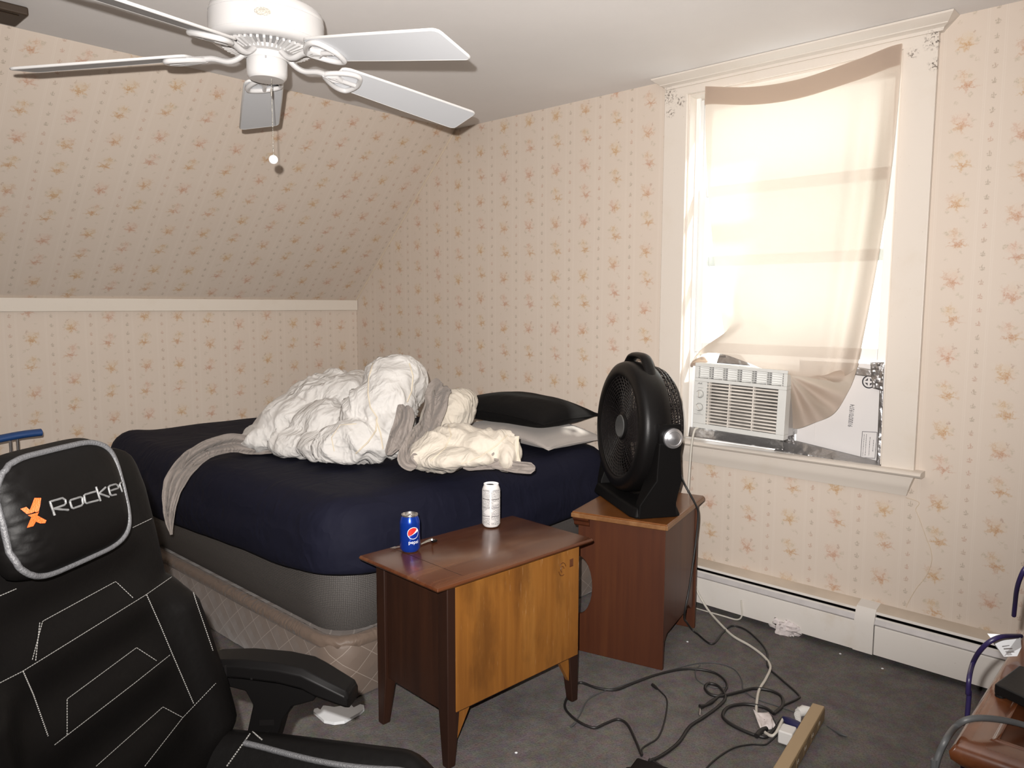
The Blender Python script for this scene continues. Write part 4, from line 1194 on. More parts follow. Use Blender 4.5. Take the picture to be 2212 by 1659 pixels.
cu = thing('curtain', 'cream fabric pinned across the window as a curtain, bunched over the air conditioner', 'curtain', hit(1735, 170, 0, CXP))
CUO = Vector(cu.location)
MB().grid(lambda s, t: Vector(curt(s, t))-CUO, 110, 120).build('panel', 'curtain', cu, smooth=180)
MB().grid(lambda s, t: Vector(pouch(s, t))-CUO, 70, 40).build('gathered_end', 'curtain', cu, smooth=180)
def hemband(s, t):
    p = Vector(curt(s, 0.0)); e = Vector(curt(s, 0.066))
    return p+(e-p)*t+Vector((-0.004-0.002*math.sin(s*14), 0, 0))-CUO
MB().grid(hemband, 60, 4).build('top_hem', 'curtain', cu, smooth=180)
def hemband2(s, t):
    p = Vector(curt(s, 0.0)); e = Vector(curt(s, 0.066))
    return p+(e-p)*t+Vector((-0.007-0.002*math.sin(s*14), 0, 0))-CUO
MB().grid(hemband2, 60, 4).build('top_hem_fold', 'curtain', cu, smooth=180)
# tail of the curtain tucked at the left of the air conditioner
def tail(s, t):
    a = (1522-30*s, 772-6*s+20*s*s); c = (1530-38*s, 782+10*s)
    q = (a[0]+(c[0]-a[0])*t, a[1]+(c[1]-a[1])*t)
    return Vector(hit(q[0], q[1], 0, -0.065-0.02*math.sin(t*5+s*4)))-CUO
MB().grid(tail, 14, 8).build('tucked_tail', 'curtain', cu, smooth=180, solid=0.003)

# ------------------------------------------------------------------ cardboard filler with print, foil tape
def wall_x(u, v, x): return hit(u, v, 0, x)
cb = thing('cardboard_panel', 'white cardboard sheet filling the lower right of the window beside the air conditioner', 'cardboard', (0.03, -3.255, 0.768))
CBO = Vector(cb.location)
MB().box(0, 0.170, 0, 0.006, -0.172, 0.385).build('sheet', 'card_white', cb)
MB().box(-0.0015, 0.172, 0.0, 0, 0.095, 0.345).build('flap', 'card_white', cb)
CX_ = 0.0292
def onc(u, v): return hit(u, v, 0, CX_)
def cadd(mb, name, m='ink', par=None):
    mb.v = [tuple(Vector(q)-CBO) for q in mb.v]
    return mb.build(name, m, par or cb)
def flat_text(txt, u0, v0, u1, v1, name, hgt):
    """text running from pixel (u0,v0) to (u1,v1) on the card"""
    vs_, fs_ = text_mesh(txt, 1.0)
    w_ = max(v.x for v in vs_)-min(v.x for v in vs_)
    a, c = onc(u0, v0), onc(u1, v1); d = (c-a); L = d.length; d.normalize(); nrm = Vector((0, -d.z, d.y))
    if nrm.y > 0 and abs(d.z) > abs(d.y): nrm = Vector((0, d.z, -d.y)) if d.z < 0 else nrm
    s = L/w_; mid = (a+c)/2
    up = d.cross(Vector((1, 0, 0)))
    return cadd(MB().add([mid+d*(v.x*s)+up*(v.y*hgt)+Vector((-0.0004, 0, 0)) for v in vs_], fs_), name)
flat_text('910007019374', 1837, 922, 1842, 874, 'serial_number', 0.026)
g = MB(); cc = onc(1877, 825)
def arcpts(r, a0, a1, n=18): return [cc+Vector((-0.0006, -r*math.cos(a0+(a1-a0)*i/n), r*math.sin(a0+(a1-a0)*i/n))) for i in range(n+1)]
def strip(mb, pts, w_):
    n0 = len(mb.v)
    for i, q in enumerate(pts):
        t_ = (pts[min(i+1, len(pts)-1)]-pts[max(i-1, 0)]).normalized(); s_ = Vector((0, t_.z, -t_.y))
        mb.v += [tuple(q+s_*w_/2), tuple(q-s_*w_/2)]
    for i in range(len(pts)-1): mb.f.append((n0+2*i, n0+2*i+1, n0+2*i+3, n0+2*i+2))
strip(g, arcpts(0.0235, 1.9, 6.6, 30), 0.005); strip(g, arcpts(0.0235, 0.75, 1.25, 6), 0.005)
for k in range(4):
    a = PI/4+k*PI/2
    q0 = [cc+Vector((-0.0006, -r*math.cos(a+da), r*math.sin(a+da))) for r, da in ((0.006, 0), (0.016, -0.55), (0.0135, 0.0), (0.016, 0.55))]
    g.add(q0, [(0, 1, 2, 3)])
cadd(g, 'recycling_mark')
g = MB()
bx = [(1863,932),(1895,934),(1890,990),(1859,988)]
for a, c in zip(bx, bx[1:]+bx[:1]): strip(g, [onc(*a)+Vector((-0.0005,0,0)), onc(*c)+Vector((-0.0005,0,0))], 0.0018)
for u, v0, v1 in ((1867, 938, 985), (1872, 938, 984), (1880, 944, 984), (1888, 950, 976)):
    v = v0
    random.seed(int(u))
    while v < v1:
        L = random.choice((2.0, 3.2, 4.4)); strip(g, [onc(u-(v-938)*0.07, v)+Vector((-0.0005,0,0)), onc(u-(v+L-938)*0.07, min(v+L, v1))+Vector((-0.0005,0,0))], 0.0016); v += L+1.0
cadd(g, 'printed_box')['kind'] = 'stuff'

def foil(name, label, quad, nu, nv, x, seed, amp=0.006):
    """crumpled tape laid over the pixel quad (tl, tr, br, bl) near the plane x"""
    xs = x if isinstance(x, tuple) else (x, x)
    c = hit(*[sum(q[i] for q in quad)/4 for i in (0, 1)], 0, sum(xs)/2)
    def fn(s, t):
        a = Vector(quad[0])*(1-s)+Vector(quad[1])*s; d = Vector(quad[3])*(1-s)+Vector(quad[2])*s
        q = a*(1-t)+d*t
        xx = xs[0]*(1-t)+xs[1]*t-abs(amp*nz((s*nu*0.35, t*nv*0.35, seed)))-0.3*amp*abs(nz((s*nu*0.9, t*nv*0.9, seed+5)))
        return hit(q.x, q.y, 0, xx)-c
    o = MB().grid(fn, nu, nv).build(name, 'foil', None, smooth=25, solid=0.0008); o.location = c
    return tag(o, label, 'tape', 'foil tape sealing the window')
foil('foil_tape', 'crumpled silver foil tape under the air conditioner', [(1490,922),(1692,950),(1692,972),(1487,942)], 46, 8, (0.02, -0.028), 1.0)
foil('foil_tape', 'torn silver foil tape along the sill below the cardboard', [(1692,945),(1905,998),(1903,1007),(1672,974)], 44, 8, (0.022, -0.020), 2.0)
foil('foil_tape', 'narrow silver foil tape down the right edge of the cardboard', [(1900,840),(1908,840),(1904,1003),(1893,1000)], 4, 34, 0.020, 3.0, 0.004)
foil('foil_tape', 'bunched silver foil tape at the upper corner of the cardboard', [(1880,783),(1910,782),(1907,845),(1884,838)], 8, 14, 0.015, 4.0, 0.016)
foil('foil_tape', 'silver foil tape strip along the top of the cardboard', [(1838,790),(1892,800),(1890,815),(1830,808)], 14, 5, 0.022, 5.0)
foil('foil_tape', 'dark folded foil tape on top of the air conditioner', [(1555,764),(1600,766),(1620,790),(1548,784)], 14, 8, (-0.075, -0.105), 6.0, 0.008)
foil('foil_tape', 'silver foil tape down the right side of the air conditioner', [(1698,820),(1716,815),(1716,960),(1694,955)], 5, 24, (-0.02, 0.0), 7.0, 0.010)

# ------------------------------------------------------------------ ceiling fan
FC = Vector((-1.985, -2.391, 2.079))
cfn = thing('ceiling_fan', 'white five-blade ceiling fan with pull chain', 'ceiling fan', FC)
cfn.rotation_euler = Vector((0.011, -0.032, 1)).to_track_quat('Z', 'Y').to_euler()
cfn.rotation_euler = Matrix(((1,0,0.011),(0,1,-0.032),(-0.011,0.032,1))).to_euler()
top = H-FC.z
MB().lathe([(0.112, 0.006), (0.120, 0.003), (0.136, 0.006), (0.148, 0.012), (0.1525, 0.020), (0.1505, 0.0215), (0.1505, 0.0240), (0.153, 0.027), (0.153, 0.074), (0.1505, 0.076), (0.1505, 0.079), (0.152, 0.082), (0.148, 0.096), (0.135, 0.106), (0.11, 0.112), (0.0, 0.115)], 64).build('motor_housing', 'white_gloss', cfn, smooth=40)
MB().lathe([(0.016, 0.11), (0.016, top-0.05), (0.06, top-0.045), (0.075, top-0.012), (0.076, top-0.003), (0, top-0.003)], 32).build('canopy', 'white_gloss', cfn, smooth=40)
MB().lathe([(0.062, -0.006), (0.070, -0.004), (0.122, 0.008)], 64).build('vent_plate', 'vent_grey', cfn, smooth=40)
vr = MB()
for k in range(44):
    a = 2*PI*k/44; c, s = math.cos(a), math.sin(a); t = Vector((-s, c, 0))*0.0032
    def q(r, z): return Vector((r*c, r*s, z))
    vr.hexa([q(0.076, -0.013)-t, q(0.076, -0.013)+t, q(0.118, -0.003)+t, q(0.118, -0.003)-t], [q(0.076, -0.003)-t, q(0.076, -0.003)+t, q(0.118, 0.007)+t, q(0.118, 0.007)-t])
vr.build('vent_ribs', 'white_gloss', cfn)['kind'] = 'stuff'
MB().lathe([(0.080, -0.003), (0.078, -0.012), (0.060, -0.014), (0.058, -0.028), (0.056, -0.030)], 48).build('flywheel', 'white_gloss', cfn, smooth=40)
sw = MB().lathe([(0.0535, -0.018), (0.0545, -0.022), (0.0545, -0.064), (0.0520, -0.074), (0.046, -0.080), (0.0, -0.081)], 48).build('switch_cup', 'white_gloss', cfn, smooth=40)
cd = (CAM-FC); ca = math.atan2(cd.y, cd.x)
def rad(a, r, z): return Vector((r*math.cos(a), r*math.sin(a), z))
MB().obox(rad(ca-0.05, 0.0552, -0.030), rad(ca-0.05, 0.0008, 0), rad(ca-0.05+PI/2, 0.0022, 0), (0, 0, 0.006)).build('reverse_switch', 'vent_grey', sw)
g = MB(); 
for rr, x in ((0.022, 0.1535), (0.018, 0.1545)):
    pass
vs_ = [rad(ca-0.06+0.135*math.cos(a*PI/16), 0.1538, 0.050+0.0105*math.sin(a*PI/16)) for a in range(32)]
MB().add(vs_+[Vector((v.x*1.008, v.y*1.008, v.z)) for v in vs_], [tuple(range(32, 64))]+[(i, (i+1) % 32, 32+(i+1) % 32, 32+i) for i in range(32)]).build('badge', 'badge_silver', cfn)
# blades and irons
PH0 = math.radians(-80.98)
def blade_parts():
    h_ = [(0.205, 0.046), (0.212, 0.052), (0.225, 0.0565), (0.40, 0.062), (0.646, 0.0665), (0.654, 0.064), (0.660, 0.058), (0.662, 0.050)]
    out = h_+[(r, -w_) for r, w_ in h_[::-1]]
    return out
OUT = blade_parts()
pitch = math.radians(-12.5)
def bpos(r, y, dz):
    zc = -0.004-0.078*(r/0.66)
    return (r, y*math.cos(pitch)-dz*math.sin(pitch), zc+y*math.sin(pitch)+dz*math.cos(pitch))
bmesh_ = None; iron_mesh = None
for k in range(5):
    R_ = Matrix.Rotation(PH0+k*2*PI/5, 4, 'Z')
    if k == 0:
        g = MB().prism(OUT, lambda a, c: bpos(a, c, -0.003), lambda a, c: bpos(a, c, 0.003))
        bl0 = g.build('blade', 'blade_grey', cfn, bevel=0.0015); bobj = bl0
        g = MB().tube([bpos(a, c, 0.0) for a, c in OUT], 0.0036, 6, closed=True)
        eg0 = g.build('edge_band', 'blade_edge', bobj, smooth=60); eobj = eg0
        g = MB()
        g.tube(catmull([(0.062, 0, -0.014), (0.085, 0, -0.030), (0.11, 0, -0.036), (0.15, 0, -0.030), (0.19, 0, bpos(0.19, 0, 0)[2]-0.010)], 4), [0.0105]*17, 8, flat=0.75)
        loop = [(0.168, 0.0), (0.190, 0.026), (0.222, 0.046), (0.248, 0.050), (0.262, 0.040), (0.272, 0.0), (0.262, -0.040), (0.248, -0.050), (0.222, -0.046), (0.190, -0.026)]
        g.tube(catmull([bpos(a, c, -0.010) for a, c in loop], 3, closed=True), 0.0075, 8, closed=True)
        g.tube([bpos(a, c, -0.011) for a, c in ((0.18, 0), (0.22, 0), (0.265, 0))], 0.0070, 8)
        g.tube([bpos(a, c, -0.009) for a, c in ((0.168, 0.0), (0.20, 0.012), (0.226, 0.0), (0.20, -0.012))], 0.009, 8, closed=True)
        ir0 = g.build('blade_iron', 'white_gloss', bobj, smooth=50); iobj = ir0
    else:
        bobj = bl0.copy(); COL.objects.link(bobj); bobj.parent = cfn
        eobj = eg0.copy(); COL.objects.link(eobj); eobj.parent = bobj
        iobj = ir0.copy(); COL.objects.link(iobj); iobj.parent = bobj
    bobj.matrix_local = R_
# pull chain
c0 = Vector((0.004, -0.004, -0.081)); c0 = rad(ca, 0.012, -0.081)+Vector((CR.x, CR.y, 0))*0.012
ch = MB()
L = 0.205
for k in range(52):
    z = -0.081-L*k/52
    ch.lathe([(0.0, -0.0016), (0.0014, -0.0010), (0.0017, 0), (0.0014, 0.0010), (0, 0.0016)], 6, c0+Vector((0.0035*k/52, -0.0035*k/52, z+0.081)))
pc = ch.build('pull_chain', 'chain_metal', cfn, smooth=60)
MB().lathe([(0.0022, -0.010), (0.003, 0), (0.0022, 0.010)], 10, c0+Vector((0, 0, -0.035))).build('chain_joint', 'chain_metal', pc)
mc = c0+Vector((0.0035, -0.0035, -L-0.010))
fdir = Vector((cd.x, cd.y, 0)).normalized()
md_ = MB().lathe([(0, 0.0), (0.0115, 0.0), (0.0125, 0.0015), (0.0115, 0.003), (0.0095, 0.0022), (0, 0.0022)], 28, mc, fdir).build('medallion', 'white_gloss', pc, smooth=40)

# ------------------------------------------------------------------ gaming chair
CO = Vector((-2.61, -3.24, 0)); CA = math.atan2(-0.843, 0.538)
gc = thing('gaming_chair', 'black padded gaming chair with white stitching and a grey piped headrest pillow', 'chair', CO, CA)
CM = Matrix.Translation(CO) @ Matrix.Rotation(CA, 4, 'Z'); CMI = CM.inverted()
WC = -0.034
def bx_(z): return -0.2-0.22*(z-1.0)
hwt = [(0.50, 0.250), (0.60, 0.292), (0.66, 0.290), (0.70, 0.282), (0.785, 0.271), (0.845, 0.260), (0.870, 0.252), (0.886, 0.230), (0.95, 0.234), (1.046, 0.234), (1.09, 0.225), (1.115, 0.200), (1.130, 0.160), (1.138, 0.09)]
def backfn(u, v):
    """closed section around the back at height v; u in 0..1 front then rear"""
    z = 0.46+(1.14-0.46)*v
    hw = interp(hwt, z)
    th = 0.105*min(1.0, (1.1405-z)/0.06+0.12)
    a = 2*PI*u
    ex = 0.35
    cx, sx = math.cos(a), math.sin(a)
    yy = math.copysign(abs(cx)**0.45, cx)*hw
    front = sx > 0
    dx = math.copysign(abs(sx)**0.55, sx)*th/2
    wing = 0.0
    if front:
        k = max(0, (abs(yy)/hw-0.55)/0.45)
        wing = 0.040*smooth01(k*1.6)*(1-smooth01((k-0.75)/0.35))*smooth01((z-0.52)/0.08)*(1-smooth01((z-0.83)/0.05))
        # cushion tufts
        wing += 0.006*math.cos((z-0.872)*2*PI/0.115)*(1-smooth01((abs(yy)-0.12)/0.05))
    return Vector((bx_(z)-th/2+dx+wing-0.0, WC+yy, z))
g = MB().grid(backfn, 72, 64, wrap=True)
n0 = 72
g.f.append(tuple(range(72))[::-1]); g.f.append(tuple(64*72+i for i in range(72)))
backo = g.build('backrest', 'black_leather', gc, smooth=60)
back_mesh = (list(g.v), list(g.f))
# seat: thick cushion with raised side bolsters and waterfall front
def seatfn(u, v):
    x = -0.16+0.55*v
    a = 2*PI*u; cx, sx = math.cos(a), math.sin(a)
    hw = interp([(-0.16, 0.265), (0.0, 0.272), (0.26, 0.268), (0.335, 0.245), (0.372, 0.205), (0.39, 0.14)], x)
    yy = math.copysign(abs(cx)**0.5, cx)*hw
    th = 0.13*math.sqrt(max(0.02, 1-max(0, (x-0.25)/0.145)**2))
    zz = math.copysign(abs(sx)**0.55, sx)*th/2
    z = 0.452+zz
    if sx > 0:
        k = abs(yy)/hw
        z += 0.078*smooth01((k-0.55)/0.3)*(1-0.7*smooth01((x-0.27)/0.12))
    return Vector((x, WC+yy, z))
g2 = MB().grid(seatfn, 64, 36, wrap=True)
g2.f.append(tuple(range(64))[::-1]); g2.f.append(tuple(36*64+i for i in range(64)))
g2.build('seat', 'black_leather', gc, smooth=60)
# piping around the seat bolster
pp = []
for i in range(40):
    v = 0.22+0.76*i/39; pp.append(seatfn(0.150+0.012*math.sin(PI*i/39), v)+Vector((0.0, 0.0, 0.004)))
MB().tube(pp, 0.0055, 8).build('seat_piping', 'grey_piping', gc, smooth=60)
# armrests
def armrest(s):
    y = WC+s*0.335
    g = MB(); sec = []
    for x, zt, hw, h_ in ((-0.20, 0.660, 0.026, 0.028), (-0.17, 0.677, 0.034, 0.036), (-0.10, 0.684, 0.037, 0.040), (-0.02, 0.684, 0.038, 0.042), (0.03, 0.678, 0.038, 0.044), (0.055, 0.668, 0.037, 0.046), (0.115, 0.640, 0.031, 0.036), (0.122, 0.632, 0.026, 0.030)):
        sec.append([(x, y-hw*0.72, zt), (x, y+hw*0.72, zt), (x, y+hw, zt-0.010), (x, y+hw, zt-h_*0.8), (x, y+hw*0.7, zt-h_), (x, y-hw*0.7, zt-h_), (x, y-hw, zt-h_*0.8), (x, y-hw, zt-0.010)])
    for q in sec: g.v += q
    for i in range(len(sec)-1):
        for j in range(8): g.f.append((i*8+j, i*8+(j+1) % 8, (i+1)*8+(j+1) % 8, (i+1)*8+j))
    g.f += [tuple(range(8))[::-1], tuple((len(sec)-1)*8+j for j in range(8))]
    a = g.build('armrest', 'arm_plastic', gc, bevel=0.003)
    for x in (-0.13, -0.075, -0.02):
        MB().box(x, y-0.0372, 0.650, x+0.004, y+0.0372, 0.6735).build('groove_rib', 'black_matte', a)
    # bracket under the pad and post down to the seat
    MB().prism([(-0.165, 0.642), (0.060, 0.640), (0.045, 0.606), (0.0, 0.590), (-0.022, 0.560), (-0.060, 0.44), (-0.122, 0.44), (-0.085, 0.585), (-0.10, 0.612), (-0.165, 0.622)], lambda p_, c: (p_, y-0.016, c), lambda p_, c: (p_, y+0.016, c)).build('arm_post', 'arm_plastic', a, bevel=0.004)
    for k in range(4):
        z = 0.475+k*0.026; xx = -0.152+k*0.012
        MB().obox((xx+0.062, y-0.0165, z), (0.016, 0, 0.002), (0, 0.0015, 0), (0, 0, 0.006)).build('post_slot', 'black_plastic', a)
    MB().box(-0.13, y+s*0.016, 0.415, -0.05, WC+s*0.20, 0.45).build('arm_mount', 'black_matte', a)
armrest(1); armrest(-1)
# base: gas lift and five spokes with casters
MB().lathe([(0.028, 0.06), (0.028, 0.25), (0.016, 0.25), (0.016, 0.385), (0, 0.385)], 20, (0.06, WC, 0)).build('gas_lift', 'black_matte', gc, smooth=40)
MB().box(-0.06, WC-0.11, 0.368, 0.18, WC+0.11, 0.392).build('seat_plate', 'black_matte', gc, bevel=0.004)
for k in range(5):
    a = 2*PI*k/5+0.3; d = Vector((math.cos(a), math.sin(a), 0)); o_ = Vector((0.06, WC, 0))
    sp = MB().tube([o_+d*0.02+Vector((0, 0, 0.105)), o_+d*0.15+Vector((0, 0, 0.098)), o_+d*0.27+Vector((0, 0, 0.075))], [0.026, 0.022, 0.016], 8).build('spoke', 'black_plastic', gc, smooth=60)
    t_ = Vector((-d.y, d.x, 0))
    MB().lathe([(0, -0.022), (0.024, -0.022), (0.026, -0.018), (0.026, 0.018), (0.024, 0.022), (0, 0.022)], 18, o_+d*0.27+Vector((0, 0, 0.027)), t_).build('caster', 'black_matte', sp, smooth=40)
# headrest pillow
PZ0, PZ1, PY0, PY1 = 0.994, 1.172, -0.196, 0.050
def pil(u, v, s):
    """u across (near to far), v up; s = +1 front, -1 rear"""
    x, y = u*2-1, v*2-1
    k = (max(0, 1-abs(x)**4)*max(0, 1-abs(y)**3))**0.5
    rx_ = 1-0.10*abs(y)**4; ry_ = 1-0.16*abs(x)**5
    yy = (PY0+PY1)/2+x*(PY1-PY0)/2*rx_; zz = (PZ0+PZ1)/2+y*(PZ1-PZ0)/2*ry_
    cx = bx_(zz)+0.030
    cr = 0.0
    if x < -0.55: cr = 0.006*nz((x*9, y*26, 3))*smooth01((-x-0.55)/0.2)*k**0.5
    return Vector((cx+s*(0.052*k if s > 0 else 0.030*k)+cr, yy, zz))
g3 = MB().grid(lambda u, v: pil(u, v, 1), 44, 40); nf = (list(g3.v), list(g3.f)); g3.grid(lambda u, v: pil(u, v, -1), 44, 40)
me = bpy.data.meshes.new('headrest'); me.from_pydata(g3.v, [], g3.f)
bm = bmesh.new(); bm.from_mesh(me); bmesh.ops.remove_doubles(bm, verts=bm.verts, dist=1e-5); bm.to_mesh(me); bm.free()
hd = finish(me, 'headrest', 'black_leather', gc, smooth=180)
ed = []
for i in range(64):
    a = 2*PI*i/64; cx, sx = math.cos(a), math.sin(a)
    ed.append(pil(0.5+0.475*math.copysign(abs(cx)**0.34, cx), 0.5+0.47*math.copysign(abs(sx)**0.34, sx), 1)+Vector((0.003, 0, 0)))
MB().tube(ed, 0.0046, 8, closed=True).build('piping', 'grey_piping', hd, smooth=60)
# embroidery and stitching are laid on the surfaces seen at those spots
bvh_back = BVHTree.FromPolygons([tuple(v) for v in back_mesh[0]], back_mesh[1])
bvh_seat = BVHTree.FromPolygons([tuple(v) for v in g2.v], g2.f)
bvh_head = BVHTree.FromPolygons([tuple(v) for v in nf[0]], nf[1])
co_l = CMI @ CAM
def onto(u, v, trees, lift=0.0012):
    d = (CMI.to_3x3() @ ray(u, v)).normalized(); best = None
    for tr in trees:
        h = tr.ray_cast(co_l, d)
        if h[0] is not None and (best is None or h[3] < best[1]): best = (h[0], h[3])
    return None if best is None else best[0]-d*lift
def px_path(pts, step):
    out = []
    for (a, b_), (c, d) in zip(pts, pts[1:]):
        L = math.hypot(c-a, d-b_); n_ = max(1, int(L/step))
        out += [(a+(c-a)*i/n_, b_+(d-b_)*i/n_) for i in range(n_)]
    return out+[pts[-1]]
def stitches(name, paths, r=0.0006, dash=4.0, gap=2.2, trees=None, m='white_stitch', par=None):
    for pts in paths:
        g = MB(); q = px_path(pts, 0.5); i = 0
        while i < len(q)-1:
            j = min(i+int(dash*2), len(q)-1)
            a, b_ = onto(*q[i], trees), onto(*q[j], trees)
            if a is not None and b_ is not None and (a-b_).length < 0.05: g.tube([a, (a+b_)/2, b_], r, 5)
            i = j+int(gap*2)
        if g.v: g.build(name, m, par or gc)['kind'] = 'stuff'
BS = [bvh_back, bvh_seat]
stitches('stitch_line', [
    [(0,1475),(49,1450),(315,1285),(378,1241)], [(70,1425),(92,1342),(250,1256),(287,1291)], [(77,1427),(86,1345)],
    [(0,1287),(35,1272)], [(118,1609),(289,1477),(367,1415)], [(145,1587),(145,1510),(295,1399),(338,1427)],
    [(313,1655),(395,1550),(466,1476)], [(208,1655),(352,1527),(395,1550)], [(286,1140),(336,1116)]], trees=BS)
stitches('stitch_line', [[(317,1285),(346,1350),(372,1412),(418,1519)], [(50,1450),(72,1500),(104,1590)], [(372,1240),(409,1252),(424,1300),(460,1405)], [(314,1005),(322,1035),(333,1090)]], r=0.0009, dash=2.6, gap=2.4, trees=BS)
stitches('stitch_line', [[(490,1655),(540,1585)], [(524,1560),(545,1580),(566,1598)]], r=0.0014, dash=4, gap=2.4, trees=BS)
# lettering on the headrest: an orange X and outlined letters
HT = [bvh_head, bvh_back]
def zpx(x, y): return (x/4.608, 920+y/4.608)
g = MB()
for poly in ([(203,826),(262,806),(297,838),(343,717),(410,717),(398,800),(385,852),(322,866),(268,878)], [(276,888),(330,876),(388,858),(372,892),(462,940),(450,968),(398,970),(358,952),(332,998),(268,1014),(312,908)]):
    pts = [onto(*zpx(*q), HT, 0.0016) for q in poly]
    if all(p_ is not None for p_ in pts):
        ctr = sum(pts, Vector())/len(pts); n_ = len(g.v)
        back_ = [p_+(p_-co_l).normalized()*0.0012 for p_ in pts]
        nn = len(pts); g.add(pts+back_, [tuple(range(nn))]+[(i, (i+1) % nn, nn+(i+1) % nn, nn+i) for i in range(nn)])
g.build('orange_letter', 'orange_thread', hd)
def strokes(name, lines):
    g = MB()
    for ln in lines:
        q = [onto(*p_, HT, 0.001) for p_ in px_path([zpx(*z) for z in ln], 3)]
        q = [p_ for p_ in q if p_ is not None]
        if len(q) > 1: g.tube(q, 0.0017, 6)
    return g.build(name, 'grey_thread', hd, smooth=60)
strokes('letter', [[(545,890),(497,755),(620,718),(650,735),(655,772),(640,788),(530,826)], [(545,826),(680,836)]])
strokes('letter', [[(695,752),(705,738),(800,708),(818,716),(825,775),(812,792),(730,820),(714,812),(695,752)]])
strokes('letter', [[(955,652),(850,682),(836,694),(848,760),(862,770),(975,740)]])
strokes('letter', [[(955,605),(1000,748)], [(1050,612),(985,672),(1085,706)]])
strokes('letter', [[(1085,650),(1180,620),(1172,592),(1150,580),(1092,596),(1078,612),(1096,680),(1112,692),(1155,684)]])
strokes('letter', [[(1215,655),(1190,585),(1195,570),(1222,556)]])

# ------------------------------------------------------------------ blue padded bar behind the chair
bq = hit(30, 943, 1, -0.55)
bp_ = thing('padded_stand', 'blue padded bar on two thin chrome posts behind the gaming chair', 'stand', (bq.x-0.10, -0.55, 0))
zb_ = bq.z
MB().tube(catmull([(-0.14, 0.02, zb_-0.020), (-0.02, 0.0, zb_-0.010), (0.12, 0.0, zb_+0.004), (0.205, 0.0, zb_+0.006)], 6), 0.027, 14, flat=0.62).build('pad', 'blue_pad', bp_, smooth=50)
for x in (0.085, 0.112):
    MB().tube([(x, 0, zb_-0.01), (x, 0, 0.25), (x-0.0, 0, 0.03)], 0.006, 8).build('post', 'chrome', bp_, smooth=60)
MB().tube(catmull([(-0.12, -0.16, 0.012), (0.09, -0.16, 0.012), (0.10, 0.0, 0.022), (0.09, 0.16, 0.012), (-0.12, 0.16, 0.012)], 5), 0.011, 8).build('foot', 'chrome', bp_, smooth=60)

# ------------------------------------------------------------------ dark block in place of an unidentified dark patch on the ceiling
p = hit(40, 22, 2, H)
dkb = thing('dark_patch_block', 'dark brown block standing for an unidentified dark patch on the ceiling near the sloped wall', 'block', (p.x-0.06, p.y, H))
MB().box(-0.16, -0.06, -0.03, 0.075, 0.10, -0.001).build('cover', 'brown_box', dkb, bevel=0.006)
MB().box(-0.13, -0.04, -0.034, 0.05, 0.08, -0.03).build('lower_plate', 'brown_box', dkb, bevel=0.003)

# ------------------------------------------------------------------ desk in the right foreground
DZ = 0.75
dk = thing('desk', 'orange brown wooden desk with rounded edge standing by the window wall', 'desk', (-1.0, -4.42, 0))
DO = Vector(dk.location)
x0, x1, y0, y1 = -1.915-DO.x, -0.10-DO.x, -4.72-DO.y, -4.128-DO.y
g = MB(); lev = [(0.030, 0.700), (0.012, 0.712), (0.002, 0.722), (0.0, 0.733), (0.006, 0.744), (0.018, DZ), (0.045, DZ), (0.050, DZ+0.003), (0.056, DZ)]
for ins, z in lev: g.v += [(x0+ins, y0+ins, z), (x1-ins, y0+ins, z), (x1-ins, y1-ins, z), (x0+ins, y1-ins, z)]
for k in range(len(lev)-1):
    for i in range(4): g.f.append((k*4+i, k*4+(i+1) % 4, (k+1)*4+(i+1) % 4, (k+1)*4+i))
g.f += [(3,2,1,0), tuple((len(lev)-1)*4+i for i in range(4))]
g.build('desk_top', 'desk_wood', dk, bevel=0.004)
for (a, c) in ((x0+0.045, x0+0.50), (x1-0.50, x1-0.045)):
    pd = MB().box(a, y0+0.04, 0.06, c, y1-0.045, 0.705).build('pedestal', 'desk_wood', dk, bevel=0.004)
    MB().box(a+0.01, y0+0.05, 0.0, c-0.01, y1-0.055, 0.06).build('plinth', 'walnut_dark', pd)
    for k in range(3):
        z = 0.09+k*0.2
        d = MB().box(a+0.02, y0+0.028, z, c-0.02, y0+0.042, z+0.18).build('drawer_front', 'desk_wood', pd, bevel=0.004)
MB().box(x0+0.03, y1-0.09, 0.66, x0+0.05, y1-0.05, 0.705).build('edge_block', 'red_oak', dk)

# things on the desk
def onk(u, v, z=DZ): return hit(u, v, 2, z)
qd = [onk(u, v, DZ+0.022) for u, v in ((2148,1476), (2202,1436), (2345,1478), (2305,1550))]
p = sum(qd, Vector())/4
gm = thing('game_console', 'flat black electronic box lying on the desk', 'electronics', (p.x, p.y, DZ))
go = Vector(gm.location)
MB().hexa([(q.x-go.x, q.y-go.y, 0.005) for q in qd], [(q.x-go.x, q.y-go.y, 0.022) for q in qd]).build('case', 'black_plastic', gm, bevel=0.003)
for q in qd:
    d = (q-p)*0.85
    MB().lathe([(0.008, 0.0005), (0.008, 0.005), (0, 0.005)], 12, (d.x, d.y, 0)).build('rubber_foot', 'black_matte', gm)
p = onk(2196, 1392)
bx2 = thing('cable_box', 'black box with plugged cables at the back of the desk', 'electronics', (p.x+0.02, p.y-0.03, DZ), math.radians(6))
MB().box(-0.06, -0.12, 0.001, 0.14, 0.012, 0.052).build('case', 'black_plastic', bx2, bevel=0.005)
MB().tube([(-0.085, 0.0, 0.042), (-0.06, 0.0, 0.042)], 0.009, 10).build('plug', 'black_matte', bx2, smooth=60)
p = onk(2170, 1402, DZ+0.03)
tg = thing('paper_tag', 'white printed paper tag hanging on a cable over the desk edge', 'tag', p)
